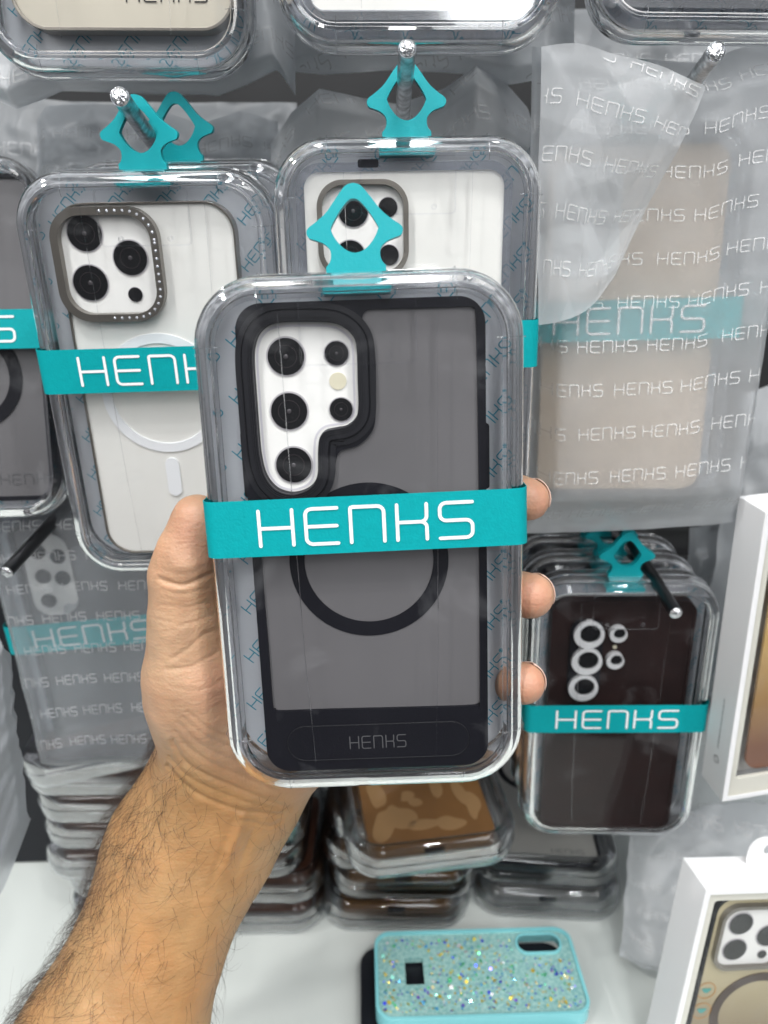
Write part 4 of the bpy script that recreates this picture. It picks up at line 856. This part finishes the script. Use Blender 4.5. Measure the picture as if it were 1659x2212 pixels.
creases = [([(345, 1250), (364, 1258), (397, 1264), (440, 1247), (462, 1238)], .8, 5), ([(350, 1232), (390, 1238), (440, 1225)], .12, 4), ([(352, 1275), (395, 1283), (450, 1270)], .2, 4), ([(345, 1305), (400, 1312), (455, 1300)], .15, 4),
           ([(470, 1360), (440, 1372), (405, 1402), (370, 1424)], .35, 5), ([(462, 1326), (430, 1340), (385, 1352)], .22, 4), ([(360, 1445), (410, 1440), (470, 1408)], .3, 5), ([(365, 1480), (420, 1490), (480, 1470)], .2, 5),
           ([(373, 1600), (397, 1643), (440, 1672), (496, 1696), (560, 1722), (625, 1748)], .65, 5), ([(362, 1655), (395, 1692), (436, 1720), (516, 1750), (605, 1760)], .65, 5), ([(378, 1580), (415, 1622), (470, 1655), (530, 1680), (600, 1710)], .35, 5),
           ([(385, 1560), (430, 1605), (490, 1638), (540, 1655)], .28, 5), ([(395, 1548), (445, 1590), (500, 1615)], .22, 4), ([(366, 1635), (400, 1672), (450, 1702), (520, 1728), (600, 1750)], .3, 4), ([(405, 1535), (450, 1572), (495, 1595)], .3, 4), ([(520, 1770), (580, 1785), (606, 1775)], .35, 4)]
vis = N[:, 2] < .3
for P, dep, sg in creases:
    P = np.array(crom(P, 6, False)); best = np.full(len(V), 1e9)
    for a, b in zip(P[:-1], P[1:]):
        ab = b-a; t = np.clip(((PX-a) @ ab)/(ab @ ab + 1e-9), 0, 1); best = np.minimum(best, np.linalg.norm(PX - a - t[:, None]*ab, axis=1))
    g = np.exp(-(best/sg)**2) - .10*np.exp(-((best-2.0*sg)/(1.5*sg))**2); V -= N*(g*dep*.00085*vis)[:, None]
# small natural swells, tendons of the wrist
def lump(u, v, ru, rv, ang, amp):
    c, s = math.cos(ang), math.sin(ang); dx, dy = PX[:, 0]-u, PX[:, 1]-v; a = (dx*c + dy*s)/ru; b = (-dx*s + dy*c)/rv; return N*(np.exp(-(a*a+b*b))*amp*vis)[:, None]
V += lump(505, 1815, 12, 60, .35, .0016); V += lump(478, 1850, 10, 70, .35, -.0010); V += lump(535, 1830, 9, 50, .35, -.0009); V += lump(430, 1500, 50, 70, 0, .0012); V += lump(400, 1225, 30, 20, 0, .0010)
n3 = np.array([noise.fractal(Vector(p*90), .8, 2.1, 3) for p in V]); V += N*(n3*.00022)[:, None]
Rm = np.array(CM.to_3x3()) @ np.diag([1, -1, -1]); org = np.array(W(330, 2000, .33)); Vw = V @ Rm.T + np.array([0, 0, CAMZ]) - org
def skin():
    m = bpy.data.materials.new('skin'); m.use_nodes = True; n = m.node_tree; b = n.nodes['Principled BSDF']
    at = n.nodes.new('ShaderNodeAttribute'); at.attribute_name = 'pigment'; t = n.nodes.new('ShaderNodeTexCoord')
    s = n.nodes.new('ShaderNodeTexNoise'); s.inputs['Scale'].default_value = 70; s.inputs['Detail'].default_value = 6; n.links.new(t.outputs['Object'], s.inputs[0])
    r = n.nodes.new('ShaderNodeMapRange'); r.inputs[1].default_value = .3; r.inputs[2].default_value = .7; r.inputs[3].default_value = .86; r.inputs[4].default_value = 1.12; n.links.new(s.outputs[0], r.inputs[0])
    v = n.nodes.new('ShaderNodeVectorMath'); v.operation = 'SCALE'; n.links.new(at.outputs['Color'], v.inputs[0]); n.links.new(r.outputs[0], v.inputs['Scale']); n.links.new(v.outputs[0], b.inputs['Base Color'])
    b.inputs['Roughness'].default_value = .5; b.inputs['Subsurface Weight'].default_value = .25; b.inputs['Subsurface Radius'].default_value = (1, .3, .15); b.inputs['Subsurface Scale'].default_value = .003
    v1 = n.nodes.new('ShaderNodeTexVoronoi'); v1.inputs['Scale'].default_value = 900; n.links.new(t.outputs['Object'], v1.inputs[0])
    n2 = n.nodes.new('ShaderNodeTexNoise'); n2.inputs['Scale'].default_value = 260; n2.inputs['Detail'].default_value = 5; mpp = n.nodes.new('ShaderNodeMapping'); mpp.inputs['Rotation'].default_value = (0, .5, 0); mpp.inputs['Scale'].default_value = (.6, 1, 2.4)
    n.links.new(t.outputs['Object'], mpp.inputs[0]); n.links.new(mpp.outputs[0], n2.inputs[0])
    ad = n.nodes.new('ShaderNodeMath'); ad.operation = 'ADD'; ml = n.nodes.new('ShaderNodeMath'); ml.operation = 'MULTIPLY'; ml.inputs[1].default_value = .35; n.links.new(v1.outputs[0], ml.inputs[0]); n.links.new(ml.outputs[0], ad.inputs[0]); n.links.new(n2.outputs[0], ad.inputs[1])
    bu = n.nodes.new('ShaderNodeBump'); bu.inputs['Distance'].default_value = .0005; bu.inputs['Strength'].default_value = .5; n.links.new(ad.outputs[0], bu.inputs['Height']); n.links.new(bu.outputs[0], b.inputs['Normal'])
    return m
M_skin = skin()
person = mk('person', Vw, Q.tolist(), M_skin, ang=180); person.location = org
tag(person, 'hairy left forearm and hand gripping the package from behind, thumb at its left edge', 'person')
# pigment: tan arm, paler palm, rosy thumb pad and fingertips
arm_c, palm_c, rose = np.array([.44, .245, .105]), np.array([.52, .315, .19]), np.array([.54, .265, .175])
k1 = np.clip((1700 - PX[:, 1] + (PX[:, 0]-450)*.35)/90, 0, 1)[:, None]; col = arm_c*(1-k1) + palm_c*k1
def blob(u, v, r): return np.exp(-(((PX[:, 0]-u)**2 + (PX[:, 1]-v)**2)/r**2))[:, None]
kr = np.clip(blob(430, 1150, 70)*.9 + blob(470, 1480, 60)*.55 + blob(1150, 1085, 60) + blob(1150, 1290, 60) + blob(1140, 1480, 60), 0, .85); col = col*(1-kr) + rose*kr
bn = np.array([noise.fractal(Vector(p*45), 1, 2, 3) for p in V])[:, None]; col = col*np.array([1.0, 1.0, 1.0]) - np.clip(bn, -.8, .8)*np.array([.0, .020, .016])
att = person.data.color_attributes.new('pigment', 'FLOAT_COLOR', 'POINT'); att.data.foreach_set('color', np.c_[np.clip(col, 0, 1), np.ones(len(col))].astype(np.float32).ravel())
# nails on the three finger ends, seen edge on
M_nail = mat('fingernail', (.70, .50, .42), .3)
for (u, v, d, r) in ((1140, 1079, .273, .0078), (1147, 1287, .274, .0082), (1132, 1476, .274, .0075)):
    c0 = cpt(u, v, d); vs = []; n_, m_ = 9, 9
    ax = np.array([.80, -.42, .42]); ax /= np.linalg.norm(ax); up = np.array([.35, .85, .15]); up -= ax*(up @ ax); up /= np.linalg.norm(up); sd = np.cross(ax, up)
    for i in range(n_):
        for j in range(m_):
            a, b = (i/(n_-1)-.5)*1.5, (j/(m_-1)-.5)*1.1; dv = ax*math.cos(a)*math.cos(b) + up*math.sin(a) + sd*math.sin(b)*math.cos(a); dv /= np.linalg.norm(dv); vs.append((c0 + dv*(r + .00015)) @ Rm.T + np.array([0, 0, CAMZ]) - org)
    o = mk('fingernail', vs, [(i*m_+j, i*m_+j+1, (i+1)*m_+j+1, (i+1)*m_+j) for i in range(n_-1) for j in range(m_-1)], M_nail, person, ang=180); s = o.modifiers.new('s', 'SOLIDIFY'); s.thickness = .0004
# arm hair
M_hair = mat('arm_hair', (.035, .020, .014), .45)
cu = bpy.data.curves.new('arm_hair', 'CURVE'); cu.dimensions = '3D'; cu.bevel_depth = .000042; cu.bevel_resolution = 0; cu.materials.append(M_hair)
armdir = (cpt(175, 2300, .325) - cpt(470, 1690, .33)); armdir /= np.linalg.norm(armdir)
axs = lambda y: 470 + (y-1690)*(175-470)/(2300-1690)
side = (PX[:, 0] - (470 + (PX[:, 1]-1690)*(-.484)))      # px right of the axis
hw = 95 + (PX[:, 1]-1690)*.2
q = side/hw
reg = (PX[:, 1] > 1560) & (PX[:, 1] < 2240) & (N[:, 2] < .55)
prob = np.where(q < -.75, 1.0, np.where(q < -.3, .42, np.where(q < .35, .22, np.where(q < .9, .07, .10))))
prob = prob*np.clip((PX[:, 1]-1640)/160, .0, 1)*reg + .8*((q < -.8) & (N[:, 2] > -.45) & (PX[:, 1] > 1585) & (PX[:, 1] < 1760))*reg
ids = rng.choice(len(V), 2000, p=prob/prob.sum(), replace=False)
for i in ids:
    p = V[i]; nrm = N[i]; L = rng.uniform(.006, .016)*(1.15 if q[i] < -.7 else 1); tdir = armdir*rng.uniform(.5, 1.1) + np.cross(nrm, armdir)*rng.normal(0, .65); tdir -= nrm*(tdir @ nrm); tdir /= np.linalg.norm(tdir)
    cv = rng.normal(0, .8); sd = np.cross(nrm, tdir); pts = []
    lift = rng.uniform(.25, .6)
    for k in range(7):
        s_ = k/6; pts.append(p + tdir*L*s_ + sd*L*cv*s_*s_*.6 + nrm*(L*lift*math.sin(s_*2.5)*.55))
    sp_ = cu.splines.new('POLY'); sp_.points.add(6); P = np.array(pts) @ Rm.T + np.array([0, 0, CAMZ]) - org
    for k in range(7): sp_.points[k].co = (*P[k], 1); sp_.points[k].radius = 1.25 - k*.16
ho = bpy.data.objects.new('arm_hair', cu); C.objects.link(ho); ho.parent = person; tag(ho, kind='stuff')
print('hand verts', len(V))
